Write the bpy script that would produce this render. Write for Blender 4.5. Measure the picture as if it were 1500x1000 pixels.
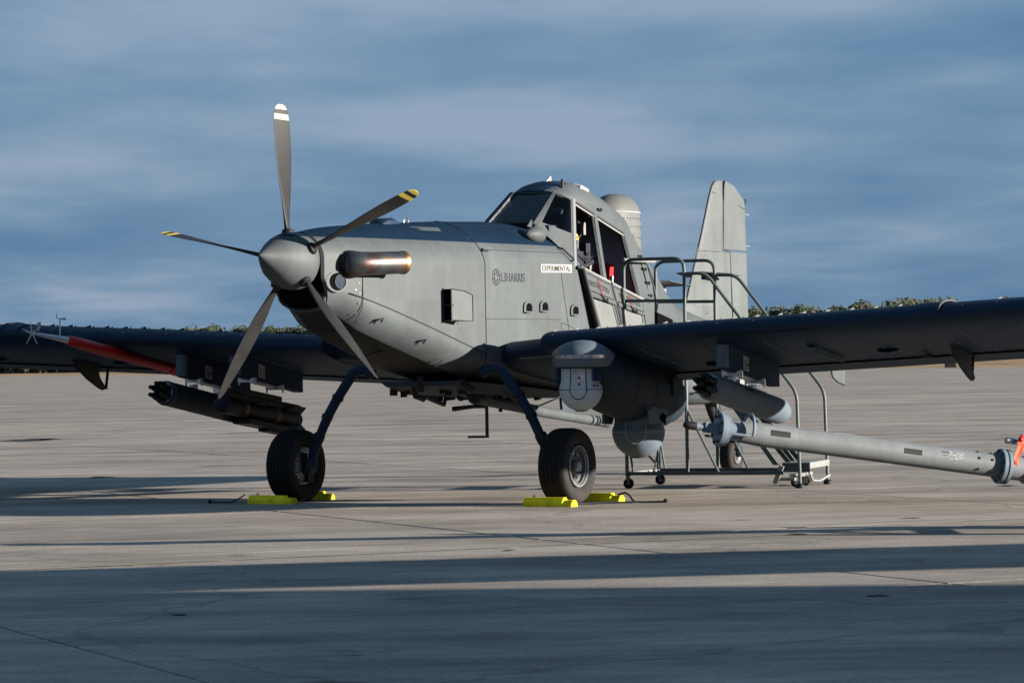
import bpy, math, random
from math import sin, cos, pi, radians, sqrt, atan2
from mathutils import Vector, Matrix, noise as mnoise
random.seed(7)
for o in list(bpy.data.objects): bpy.data.objects.remove(o)
sc = bpy.context.scene
COL = sc.collection

# ------------------------------------------------------------------ camera
cam_d = bpy.data.cameras.new('camera'); cam = bpy.data.objects.new('camera', cam_d); COL.objects.link(cam)
cam_d.sensor_width = 36.0; cam_d.lens = 36.0*4459.0/1500.0
cam_d.clip_start = 0.5; cam_d.clip_end = 9000
PIT, ROLL, CAMH = math.atan(26/4459.0), radians(1.0), 1.40
_f = Vector((0, cos(PIT), sin(PIT))); _u0 = Vector((0, -sin(PIT), cos(PIT))); _r0 = Vector((1, 0, 0))
_r = _r0*cos(ROLL) - _u0*sin(ROLL); _u = _u0*cos(ROLL) + _r0*sin(ROLL)
M = Matrix(((_r.x, _u.x, -_f.x, 0), (_r.y, _u.y, -_f.y, 0), (_r.z, _u.z, -_f.z, CAMH), (0, 0, 0, 1)))
cam.matrix_world = M
sc.camera = cam
# ------------------------------------------------------------------ light
SUN_EL, SUN_AZ = radians(9.3), radians(-14.0)      # azimuth measured from +X towards +Y
S = Vector((cos(SUN_EL)*cos(SUN_AZ), cos(SUN_EL)*sin(SUN_AZ), sin(SUN_EL)))
sd = bpy.data.lights.new('sun', 'SUN'); sd.energy = 5.0; sd.angle = radians(0.5); sd.color = (1.0, 0.91, 0.80)
so = bpy.data.objects.new('sun', sd); COL.objects.link(so); so.location = (60, 10, 40)
so.rotation_euler = S.to_track_quat('Z', 'Y').to_euler()
w = bpy.data.worlds.new('World'); sc.world = w; w.use_nodes = True
nt = w.node_tree; nd = nt.nodes; lk = nt.links; nd.clear()
def N(t, **k):
    n = nd.new(t)
    for a, b in k.items(): setattr(n, a, b)
    return n
def mathn(op, a, b=None, c=None):
    n = nd.new('ShaderNodeMath'); n.operation = op
    for i, v in enumerate((a, b, c)):
        if v is None: continue
        if isinstance(v, (int, float)): n.inputs[i].default_value = v
        else: lk.new(v, n.inputs[i])
    return n.outputs[0]
sky = N('ShaderNodeTexSky', sky_type='NISHITA'); sky.sun_disc = False
sky.sun_elevation = SUN_EL; sky.sun_rotation = pi/2 - SUN_AZ
sky.air_density = 1.0; sky.dust_density = 1.0; sky.ozone_density = 1.6
tc = N('ShaderNodeTexCoord'); sp = N('ShaderNodeSeparateXYZ'); lk.new(tc.outputs['Generated'], sp.inputs[0])
zz = mathn('ADD', mathn('MAXIMUM', sp.outputs[2], 0.0), 0.075)
px = mathn('DIVIDE', sp.outputs[0], zz); py = mathn('DIVIDE', sp.outputs[1], zz)
cb = N('ShaderNodeCombineXYZ'); lk.new(px, cb.inputs[0]); lk.new(py, cb.inputs[1]); cb.inputs[2].default_value = 3.3
def wnoise(scale, detail, rough, sx=1.0):
    mp = N('ShaderNodeMapping'); mp.inputs['Scale'].default_value = (sx, 1, 1); lk.new(cb.outputs[0], mp.inputs[0])
    n = N('ShaderNodeTexNoise'); n.inputs['Scale'].default_value = scale; n.inputs['Detail'].default_value = detail
    n.inputs['Roughness'].default_value = rough; lk.new(mp.outputs[0], n.inputs['Vector']); return n.outputs['Fac']
n1 = wnoise(0.50, 3, 0.42, 1.3); n2 = wnoise(1.25, 5, 0.5, 1.5)
cl = mathn('ADD', mathn('MULTIPLY', n1, 0.60), mathn('MULTIPLY', n2, 0.40))
rp = N('ShaderNodeValToRGB'); lk.new(cl, rp.inputs[0])
e = rp.color_ramp.elements
e[0].position = 0.38; e[0].color = (0.52, 1.16, 2.12, 1)
e[1].position = 0.62; e[1].color = (1.55, 2.10, 2.88, 1)
m1 = e.new(0.50); m1.color = (0.84, 1.52, 2.42, 1)
mx = N('ShaderNodeMix', data_type='RGBA'); mx.inputs[0].default_value = 0.94
lk.new(sky.outputs[0], mx.inputs[6]); lk.new(rp.outputs[0], mx.inputs[7])
bg = N('ShaderNodeBackground'); bg.inputs['Strength'].default_value = 0.050
lk.new(mx.outputs[2], bg.inputs[0])
wo = N('ShaderNodeOutputWorld'); lk.new(bg.outputs[0], wo.inputs[0])
sc.view_settings.view_transform = 'Standard'; sc.view_settings.look = 'None'
sc.view_settings.gamma = 1.0; sc.view_settings.use_curve_mapping = False
sc.view_settings.exposure = 1.82
sc.render.engine = 'CYCLES'
sc.cycles.max_bounces = 6; sc.cycles.diffuse_bounces = 3; sc.cycles.glossy_bounces = 3
sc.cycles.transparent_max_bounces = 10; sc.cycles.use_denoising = True
sc.cycles.caustics_reflective = False; sc.cycles.caustics_refractive = False

# ------------------------------------------------------------------ materials
def mat(name, col, rough=0.5, metal=0.0, var=0.0, vscale=3.0, bump=0.0, bscale=60.0, spec=0.25, stretch=None, tint=None, fine=0.0, coat=0.0):
    m = bpy.data.materials.new(name); m.use_nodes = True
    t = m.node_tree; b = t.nodes['Principled BSDF']
    b.inputs['Base Color'].default_value = (*col, 1); b.inputs['Roughness'].default_value = rough
    b.inputs['Metallic'].default_value = metal; b.inputs['Specular IOR Level'].default_value = spec
    b.inputs['Coat Weight'].default_value = coat
    if var > 0 or bump > 0 or fine > 0:
        g = t.nodes.new('ShaderNodeTexCoord'); mp = t.nodes.new('ShaderNodeMapping')
        mp.inputs['Scale'].default_value = stretch or (1, 1, 1)
        t.links.new(g.outputs['Object'], mp.inputs[0])
    if var > 0:
        n = t.nodes.new('ShaderNodeTexNoise'); n.inputs['Scale'].default_value = vscale; n.inputs['Detail'].default_value = 6
        n.inputs['Roughness'].default_value = 0.6
        t.links.new(mp.outputs[0], n.inputs['Vector'])
        r = t.nodes.new('ShaderNodeValToRGB'); r.color_ramp.elements[0].position = 0.3; r.color_ramp.elements[1].position = 0.7
        c2 = tint or col
        r.color_ramp.elements[0].color = (*[max(0, c*(1-var)) for c in col], 1)
        r.color_ramp.elements[1].color = (*[min(1, c*(1+var)) for c in c2], 1)
        t.links.new(n.outputs['Fac'], r.inputs[0]); out = r.outputs[0]
        t.links.new(out, b.inputs['Base Color'])
        rr = t.nodes.new('ShaderNodeMapRange'); rr.inputs[3].default_value = max(0.05, rough-0.09); rr.inputs[4].default_value = min(1, rough+0.09)
        t.links.new(n.outputs['Fac'], rr.inputs[0]); t.links.new(rr.outputs[0], b.inputs['Roughness'])
    if bump > 0:
        n2 = t.nodes.new('ShaderNodeTexNoise'); n2.inputs['Scale'].default_value = bscale; n2.inputs['Detail'].default_value = 4
        t.links.new(mp.outputs[0], n2.inputs['Vector'])
        bp = t.nodes.new('ShaderNodeBump'); bp.inputs['Strength'].default_value = bump; bp.inputs['Distance'].default_value = 0.01
        t.links.new(n2.outputs['Fac'], bp.inputs['Height']); t.links.new(bp.outputs[0], b.inputs['Normal'])
    return m

def paint(name, light, dark=None, zsplit=2.556, rough=0.58, spec=0.20):
    """sprayed military paint: mottled grey with faint streaks, optional darker deck colour above zsplit (a paint line)"""
    m = bpy.data.materials.new(name); m.use_nodes = True; t = m.node_tree; b = t.nodes['Principled BSDF']
    L = t.links.new; g = t.nodes.new('ShaderNodeTexCoord')
    def nz(scale, detail, st=(1, 1, 1), rough_=0.6):
        mp = t.nodes.new('ShaderNodeMapping'); mp.inputs['Scale'].default_value = st; L(g.outputs['Object'], mp.inputs[0])
        n = t.nodes.new('ShaderNodeTexNoise'); n.inputs['Scale'].default_value = scale; n.inputs['Detail'].default_value = detail
        n.inputs['Roughness'].default_value = rough_; L(mp.outputs[0], n.inputs['Vector']); return n.outputs['Fac']
    def ma(op, a, c):
        n = t.nodes.new('ShaderNodeMath'); n.operation = op
        for i, v in enumerate((a, c)):
            if isinstance(v, (int, float)): n.inputs[i].default_value = v
            else: L(v, n.inputs[i])
        return n.outputs[0]
    big = nz(1.7, 5); streak = nz(5.0, 4, (1.6, 1.6, 0.25)); fine = nz(38, 3)
    f = ma('ADD', ma('ADD', ma('MULTIPLY', big, 0.5), ma('MULTIPLY', streak, 0.32)), ma('MULTIPLY', fine, 0.18))
    r = t.nodes.new('ShaderNodeValToRGB'); L(f, r.inputs[0])
    r.color_ramp.elements[0].position = 0.36; r.color_ramp.elements[0].color = (*[c*0.80 for c in light], 1)
    r.color_ramp.elements[1].position = 0.64; r.color_ramp.elements[1].color = (*[c*1.14 for c in light], 1)
    out = r.outputs[0]
    mpc = t.nodes.new('ShaderNodeMapping'); mpc.inputs['Scale'].default_value = (1.35, .6, 1.9); mpc.inputs['Location'].default_value = (.37, .5, .23); L(g.outputs['Object'], mpc.inputs[0])
    sn = t.nodes.new('ShaderNodeVectorMath'); sn.operation = 'FLOOR'; L(mpc.outputs[0], sn.inputs[0])
    wn = t.nodes.new('ShaderNodeTexWhiteNoise'); L(sn.outputs[0], wn.inputs['Vector'])
    mrc = t.nodes.new('ShaderNodeMapRange'); mrc.inputs[3].default_value = .90; mrc.inputs[4].default_value = 1.08; L(wn.outputs['Value'], mrc.inputs[0])
    hvc = t.nodes.new('ShaderNodeHueSaturation'); L(out, hvc.inputs['Color']); L(mrc.outputs[0], hvc.inputs['Value']); out = hvc.outputs[0]
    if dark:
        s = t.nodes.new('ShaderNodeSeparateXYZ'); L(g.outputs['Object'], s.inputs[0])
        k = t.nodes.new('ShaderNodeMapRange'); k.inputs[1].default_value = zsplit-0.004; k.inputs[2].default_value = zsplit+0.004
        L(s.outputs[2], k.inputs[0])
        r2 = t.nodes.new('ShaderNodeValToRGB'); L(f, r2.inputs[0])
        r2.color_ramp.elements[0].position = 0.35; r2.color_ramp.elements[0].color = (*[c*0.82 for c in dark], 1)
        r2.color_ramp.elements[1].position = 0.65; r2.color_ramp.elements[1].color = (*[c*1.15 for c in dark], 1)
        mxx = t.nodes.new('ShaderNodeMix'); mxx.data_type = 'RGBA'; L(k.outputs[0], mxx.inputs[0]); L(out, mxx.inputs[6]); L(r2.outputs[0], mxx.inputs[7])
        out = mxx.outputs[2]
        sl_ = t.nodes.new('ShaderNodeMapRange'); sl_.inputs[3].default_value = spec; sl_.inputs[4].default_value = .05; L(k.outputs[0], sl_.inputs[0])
    L(out, b.inputs['Base Color'])
    b.inputs['Specular IOR Level'].default_value = spec
    if dark: L(sl_.outputs[0], b.inputs['Specular IOR Level'])
    rr = t.nodes.new('ShaderNodeMapRange'); rr.inputs[3].default_value = rough-0.10; rr.inputs[4].default_value = rough+0.10
    L(big, rr.inputs[0]); L(rr.outputs[0], b.inputs['Roughness'])
    bp = t.nodes.new('ShaderNodeBump'); bp.inputs['Strength'].default_value = 0.12; bp.inputs['Distance'].default_value = 0.02
    L(nz(2.6, 2), bp.inputs['Height']); L(bp.outputs[0], b.inputs['Normal'])
    return m

def glass(name, tint, refl=0.14, alpha=0.5):
    m = bpy.data.materials.new(name); m.use_nodes = True; t = m.node_tree; t.nodes.clear(); L = t.links.new
    tr = t.nodes.new('ShaderNodeBsdfTransparent'); tr.inputs[0].default_value = (*tint, 1)
    gl = t.nodes.new('ShaderNodeBsdfGlossy'); gl.inputs['Roughness'].default_value = 0.03; gl.inputs[0].default_value = (0.9, 0.95, 1, 1)
    fr = t.nodes.new('ShaderNodeFresnel'); fr.inputs[0].default_value = 1.27
    ad = t.nodes.new('ShaderNodeMath'); ad.operation = 'ADD'; ad.inputs[1].default_value = refl-0.04; L(fr.outputs[0], ad.inputs[0])
    mxx = t.nodes.new('ShaderNodeMixShader'); L(ad.outputs[0], mxx.inputs[0]); L(tr.outputs[0], mxx.inputs[1]); L(gl.outputs[0], mxx.inputs[2])
    o = t.nodes.new('ShaderNodeOutputMaterial'); L(mxx.outputs[0], o.inputs[0]); return m

GREY = (0.057, 0.0665, 0.0705); DGREY = (0.0040, 0.0125, 0.027); WGREY = (0.0075, 0.022, 0.047); BLUEG = (0.080, 0.106, 0.130)
MT = dict(
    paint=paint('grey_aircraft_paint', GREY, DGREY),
    grey=paint('grey_paint', GREY),
    fin=paint('tail_paint', (0.082, 0.093, 0.096)), dome=paint('radome_paint', (0.088, 0.092, 0.090)), lgrey=paint('pale_grey_paint', (0.056, 0.064, 0.068)), bar=paint('tow_bar_paint', (0.13, 0.14, 0.148), rough=.5), ball=paint('turret_paint', (0.36, 0.40, 0.43), rough=.55),
    wing=paint('dark_gunship_paint', WGREY, rough=0.60, spec=.14),
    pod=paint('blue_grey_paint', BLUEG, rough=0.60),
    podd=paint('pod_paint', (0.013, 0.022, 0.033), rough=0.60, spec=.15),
    steelblue=paint('grey_blue_steel_paint', (0.12, 0.15, 0.18), rough=0.50),
    blade=mat('graphite_blade', (0.013, 0.013, 0.0135), 0.55, spec=.2, var=0.25, vscale=5),
    yellow=mat('pale_yellow_tip', (0.40, 0.31, 0.06), 0.5), cream=mat('cream_tip', (0.34, 0.32, 0.22), 0.55),
    chock=mat('yellow_rubber', (0.74, 0.60, 0.006), 0.6, var=0.30, vscale=9),
    tyre=mat('tyre_rubber', (0.010, 0.010, 0.011), 0.8, spec=.15, var=0.3, vscale=6, bump=0.2, bscale=40),
    tyred=mat('dusty_tyre_side', (0.019, 0.017, 0.016), 0.85, var=0.4, vscale=7),
    rim=mat('painted_wheel', (0.075, 0.082, 0.088), 0.5, metal=0.1, var=0.2, vscale=12),
    rimw=mat('pale_rim', (0.22, 0.23, 0.24), 0.35, metal=0.3),
    brake=mat('brake_metal', (0.30, 0.31, 0.32), 0.35, metal=0.8, var=0.5, vscale=25),
    black=mat('black_paint', (0.010, 0.010, 0.011), 0.55, spec=.2),
    void=mat('dark_cavity', (0.004, 0.004, 0.005), 0.9, spec=0.0),
    seal=mat('black_rubber_seal', (0.012, 0.013, 0.014), 0.6),
    steel=mat('bare_steel', (0.36, 0.36, 0.37), 0.30, metal=1.0, var=0.2, vscale=20),
    exh=None, tanm=mat('brass_rim', (0.30, 0.16, 0.075), 0.42, metal=1.0, var=0.2, vscale=18),
    white=mat('white_placard', (0.25, 0.25, 0.245), 0.5, var=0.06, vscale=9),
    wlabel=mat('worn_white_stencil', (0.30, 0.30, 0.30), 0.6),
    letter=mat('dark_grey_lettering', (0.022, 0.028, 0.034), 0.5),
    blackink=mat('black_ink', (0.01, 0.01, 0.01), 0.6),
    red=mat('red_cover', (0.40, 0.008, 0.008), 0.40, var=0.15, vscale=6),
    redseat=mat('red_cushion', (0.26, 0.008, 0.009), 0.8, var=0.2, vscale=14),
    streamer=mat('red_streamer', (0.65, 0.045, 0.008), 0.6, var=0.1, vscale=20),
    redink=mat('red_ink', (0.22, 0.012, 0.012), 0.6),
    cabin=mat('cockpit_dark_grey', (0.030, 0.042, 0.056), 0.7, var=0.2, vscale=6),
    cloth=mat('dark_navy_cloth', (0.014, 0.016, 0.024), 0.9, var=0.3, vscale=16),
    khaki=mat('khaki_cloth', (0.17, 0.165, 0.14), 0.85),
    brass=mat('yellow_brown_band', (0.13, 0.075, 0.03), 0.6),
    missile=mat('black_missile', (0.008, 0.008, 0.008), 0.5, spec=.15),
    stand=paint('stand_paint', (0.060, 0.078, 0.080), rough=0.50),
    tread=mat('galvanised_tread', (0.20, 0.21, 0.205), 0.5, metal=0.3, var=0.2, vscale=15),
    glass=glass('canopy_glass', (0.78, 0.90, 0.93), 0.03),
    film=mat('filmed_pane', (0.115, 0.12, 0.12), 0.35, var=.12, vscale=3),
    lens=glass('lamp_lens', (0.75, 0.8, 0.85), 0.10),
    optic=mat('sensor_window', (0.035, 0.045, 0.055), 0.30, var=0.2, vscale=4),
    led=mat('led_array', (0.020, 0.027, 0.042), 0.6, var=0.8, vscale=150, spec=.05), label=mat('white_label', (0.5, 0.5, 0.5), 0.6),
    boomw=mat('bright_silver', (0.45, 0.47, 0.50), 0.35, metal=0.6), pillar=mat('pillar_paint', (0.13, 0.14, 0.15), 0.4),
    bark=mat('bark', (0.07, 0.055, 0.04), 0.9),
    orange=mat('orange_windsock', (0.60, 0.10, 0.03), 0.8),
    seam=mat('panel_gap', (0.018, 0.020, 0.022), 0.8),
    rivet=mat('rivet_heads', (0.40, 0.41, 0.42), 0.22, metal=0.8),
    rivetd=mat('dark_fastener', (0.03, 0.032, 0.036), 0.5),
    corr=mat('caster_roof_sheet', (0.30, 0.31, 0.31), 0.6, var=0.1), truckw=mat('truck_white', (0.5, 0.5, 0.48), 0.5),
)
def exhaust_mat():
    m = bpy.data.materials.new('heat_blued_steel'); m.use_nodes = True; t = m.node_tree; b = t.nodes['Principled BSDF']; L = t.links.new
    g = t.nodes.new('ShaderNodeTexCoord'); n = t.nodes.new('ShaderNodeTexNoise'); n.inputs['Scale'].default_value = 5; n.inputs['Detail'].default_value = 6
    L(g.outputs['Object'], n.inputs['Vector'])
    r = t.nodes.new('ShaderNodeValToRGB'); e = r.color_ramp.elements
    e[0].position = .30; e[0].color = (.055, .028, .018, 1); e[1].position = .72; e[1].color = (.11, .068, .045, 1)
    a = e.new(.44); a.color = (.050, .036, .040, 1); a = e.new(.56); a.color = (.060, .070, .078, 1)
    L(n.outputs['Fac'], r.inputs[0]); L(r.outputs[0], b.inputs['Base Color'])
    b.inputs['Metallic'].default_value = 0.75; b.inputs['Roughness'].default_value = 0.42
    return m
MT['exh'] = exhaust_mat()

# ------------------------------------------------------------------ mesh builder
class MB:
    def __init__(s): s.v = []; s.f = []; s.mi = []; s.cur = 0; s.chunks = []
    def add(s, vs, fs):
        o = len(s.v); f0 = len(s.f); s.v += [tuple(p) for p in vs]; s.f += [tuple(i+o for i in f) for f in fs]; s.mi += [s.cur]*len(fs); s.chunks.append((o, len(s.v), f0, len(s.f))); return s
    def box(s, c, d, R=None):
        vs = []
        for x in (-.5, .5):
            for y in (-.5, .5):
                for z in (-.5, .5):
                    p = Vector((x*d[0], y*d[1], z*d[2]))
                    if R: p = R @ p
                    vs.append(Vector(c)+p)
        return s.add(vs, [(0, 1, 3, 2), (4, 6, 7, 5), (0, 4, 5, 1), (2, 3, 7, 6), (0, 2, 6, 4), (1, 5, 7, 3)])
    def loft(s, rings, closed=True, caps=(True, True)):
        n = len(rings[0]); vs = [p for r in rings for p in r]; fs = []
        for i in range(len(rings)-1):
            for j in range(n if closed else n-1):
                k = (j+1) % n; fs.append((i*n+j, i*n+k, (i+1)*n+k, (i+1)*n+j))
        if closed and caps[0]: fs.append(tuple(reversed(range(n))))
        if closed and caps[1]: fs.append(tuple((len(rings)-1)*n+j for j in range(n)))
        return s.add(vs, fs)
    def tube(s, path, r, n=12, caps=True):
        path = [Vector(p) for p in path]; rs = r if isinstance(r, (list, tuple)) else [r]*len(path)
        rings = []; prev = None
        for i, p in enumerate(path):
            d = (path[min(i+1, len(path)-1)]-path[max(i-1, 0)]).normalized()
            if prev is None:
                a = Vector((0, 0, 1)) if abs(d.z) < .9 else Vector((1, 0, 0)); u = d.cross(a).normalized()
            else:
                u = (prev - d*prev.dot(d)).normalized()
            prev = u; v = d.cross(u)
            rings.append([p+(u*cos(2*pi*k/n)+v*sin(2*pi*k/n))*rs[i] for k in range(n)])
        return s.loft(rings, True, (caps, caps))
    def lathe(s, o, ax, prof, n=32, caps=True, up=None):
        """prof: list of (distance along axis, radius)"""
        ax = Vector(ax).normalized(); o = Vector(o)
        a = up or (Vector((0, 0, 1)) if abs(ax.z) < .9 else Vector((1, 0, 0))); u = ax.cross(a).normalized(); v = ax.cross(u)
        rings = [[o+ax*t+(u*cos(2*pi*k/n)+v*sin(2*pi*k/n))*max(r, 1e-4) for k in range(n)] for t, r in prof]
        return s.loft(rings, True, (caps, caps))
    def sphere(s, c, r, n=24, m=14, sx=1, sy=1, sz=1, lo=0.0, hi=1.0):
        rings = []
        for i in range(m+1):
            t = pi*(lo+(hi-lo)*i/m); rings.append([Vector(c)+Vector((sx*r*sin(t)*cos(2*pi*k/n), sy*r*sin(t)*sin(2*pi*k/n), sz*r*cos(t))) for k in range(n)])
        return s.loft(rings, True)
    def plate(s, poly, th):
        """polygon (3D points, planar) extruded by vector th"""
        th = Vector(th); n = len(poly); a = [Vector(p) for p in poly]; b = [p+th for p in a]
        return s.add(a+b, [tuple(range(n))[::-1], tuple(range(n, 2*n))]+[(i, (i+1) % n, n+(i+1) % n, n+i) for i in range(n)])
    def quadstrip(s, A, B):
        n = len(A); return s.add(list(A)+list(B), [(i, i+1, n+i+1, n+i) for i in range(n-1)])

def make_mesh(name, mb, mats, org=(0, 0, 0), sharp=35):
    me = bpy.data.meshes.new(name); o = Vector(org)
    me.from_pydata([Vector(v)-o for v in mb.v], [], mb.f)
    for m in (mats if isinstance(mats, (list, tuple)) else [mats]): me.materials.append(m)
    me.polygons.foreach_set('material_index', mb.mi)
    import bmesh
    bm = bmesh.new(); bm.from_mesh(me); bmesh.ops.recalc_face_normals(bm, faces=bm.faces); bm.to_mesh(me); bm.free()
    if sharp:
        me.shade_smooth(); me.set_sharp_from_angle(angle=radians(sharp))
    me.update(); return me

def tag(o, label=None, cat=None, group=None, kind=None):
    for k, v in (('label', label), ('category', cat), ('group', group), ('kind', kind)):
        if v: o[k] = v
    return o
ORG = {}
def thing(name, label, cat, loc=(0, 0, 0), frame=None, group=None):
    o = bpy.data.objects.new(name, None); COL.objects.link(o); o.empty_display_size = .2
    mw = (frame or Matrix.Identity(4)) @ Matrix.Translation(Vector(loc)); o.matrix_world = mw
    ORG[o.name] = Vector(loc); return tag(o, label, cat, group)
STUFF = {'belly_fittings', 'brake_pucks', 'wheel_bolts', 'flange_bolts', 'tube_bolts', 'band_screws', 'maker_emblem', 'stencil_marks', 'card_marks', 'worn_label', 'red_marks', 'bolt_marks'}
SPLIT = {'diagonal_brace', 'frame_brace', 'cross_rail', 'harness', 'leg_clamp', 'hose_loop', 'release_lever', 'side_console', 'cable_loom', 'placard', 'yellow_knob', 'boom_vanes', 'sway_brace', 'suspension_lug', 'seat_belt', 'launch_rail', 'warning_strip', 'drain_mast', 'turret_yoke', 'brake_caliper', 'pipe_strap', 'lift_mechanism', 'cover_collar', 'door_front_seal', 'door_frame', 'white_stripe', 'access_panel', 'entry_step', 'rope', 'knot', 'cargo_box', 'vane_bracket', 'front_seat', 'warning_label'}
def part(name, mb, m, parent, sharp=35, label=None, kind=None):
    if name in STUFF and kind is None: kind = 'stuff'
    if name in SPLIT and len(mb.chunks) > 1 and not isinstance(m, (list, tuple)):
        first = None
        for (v0, v1, f0, f1) in mb.chunks:
            q = MB(); q.v = mb.v[v0:v1]; q.f = [tuple(i-v0 for i in f) for f in mb.f[f0:f1]]; q.mi = mb.mi[f0:f1]
            ob = part_one(name, q, m, parent, sharp, label, kind); first = first or ob
        return first
    return part_one(name, mb, m, parent, sharp, label, kind)
def part_one(name, mb, m, parent, sharp=35, label=None, kind=None):
    org = ORG.get(parent.name, Vector((0, 0, 0)))
    ob = bpy.data.objects.new(name, make_mesh(name, mb, m, org, sharp)); COL.objects.link(ob); ob.parent = parent
    ORG[ob.name] = org
    return tag(ob, label=label, kind=kind)
def solo(name, mb, m, label=None, cat=None, group=None, kind=None, sharp=35):
    ob = bpy.data.objects.new(name, make_mesh(name, mb, m, (0, 0, 0), sharp)); COL.objects.link(ob); return tag(ob, label, cat, group, kind)
def copy_tree(o, parent=None):
    c = o.copy(); COL.objects.link(c)
    if parent: c.parent = parent
    for ch in o.children: copy_tree(ch, c)
    return c
def mirror_mb(mb):
    m = MB(); m.v = [(x, -y, z) for x, y, z in mb.v]; m.f = [tuple(reversed(f)) for f in mb.f]; m.mi = list(mb.mi); return m
def lerp(a, b, t): return a+(b-a)*t
def V(*a): return Vector(a)
_tc = {}
def text_mb(s, height, bold=0.0, spacing=1.0):
    """flat lettering: returns list of (u,v) verts, faces, width; u to the right, v up"""
    cu = bpy.data.curves.new('lettering', 'FONT'); cu.body = s; cu.size = 1.0; cu.offset = bold; cu.space_character = spacing
    ob = bpy.data.objects.new('lettering', cu); COL.objects.link(ob)
    dg = bpy.context.evaluated_depsgraph_get(); me = bpy.data.meshes.new_from_object(ob.evaluated_get(dg))
    vs = [(v.co.x, v.co.y) for v in me.vertices]; fs = [tuple(p.vertices) for p in me.polygons]
    bpy.data.objects.remove(ob); bpy.data.curves.remove(cu); bpy.data.meshes.remove(me)
    x0 = min(v[0] for v in vs); x1 = max(v[0] for v in vs); y0 = min(v[1] for v in vs); y1 = max(v[1] for v in vs)
    k = height/(y1-y0); return [((x-x0)*k, (y-y0)*k) for x, y in vs], fs, (x1-x0)*k

# ================================================================== THE GROUND
ground = solo('grass_field', MB().add([(-3500, -300, -.09), (3500, -300, -.09), (3500, 6000, -.09), (-3500, 6000, -.09)], [(0, 1, 2, 3)]), None, kind='structure', sharp=0)
gm = bpy.data.materials.new('dry_grass'); gm.use_nodes = True
t = gm.node_tree; b = t.nodes['Principled BSDF']; b.inputs['Roughness'].default_value = .95; b.inputs['Specular IOR Level'].default_value = .1
g = t.nodes.new('ShaderNodeNewGeometry'); mp = t.nodes.new('ShaderNodeMapping'); mp.inputs['Scale'].default_value = (.12, .02, 1); t.links.new(g.outputs['Position'], mp.inputs[0])
n = t.nodes.new('ShaderNodeTexNoise'); n.inputs['Scale'].default_value = 1; n.inputs['Detail'].default_value = 8; t.links.new(mp.outputs[0], n.inputs['Vector'])
r = t.nodes.new('ShaderNodeValToRGB'); r.color_ramp.elements[0].position = .35; r.color_ramp.elements[0].color = (.19, .125, .07, 1); r.color_ramp.elements[1].position = .66; r.color_ramp.elements[1].color = (.36, .25, .14, 1)
t.links.new(n.outputs['Fac'], r.inputs[0]); t.links.new(r.outputs[0], b.inputs['Base Color'])
ground.data.materials.clear(); ground.data.materials.append(gm)

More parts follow.
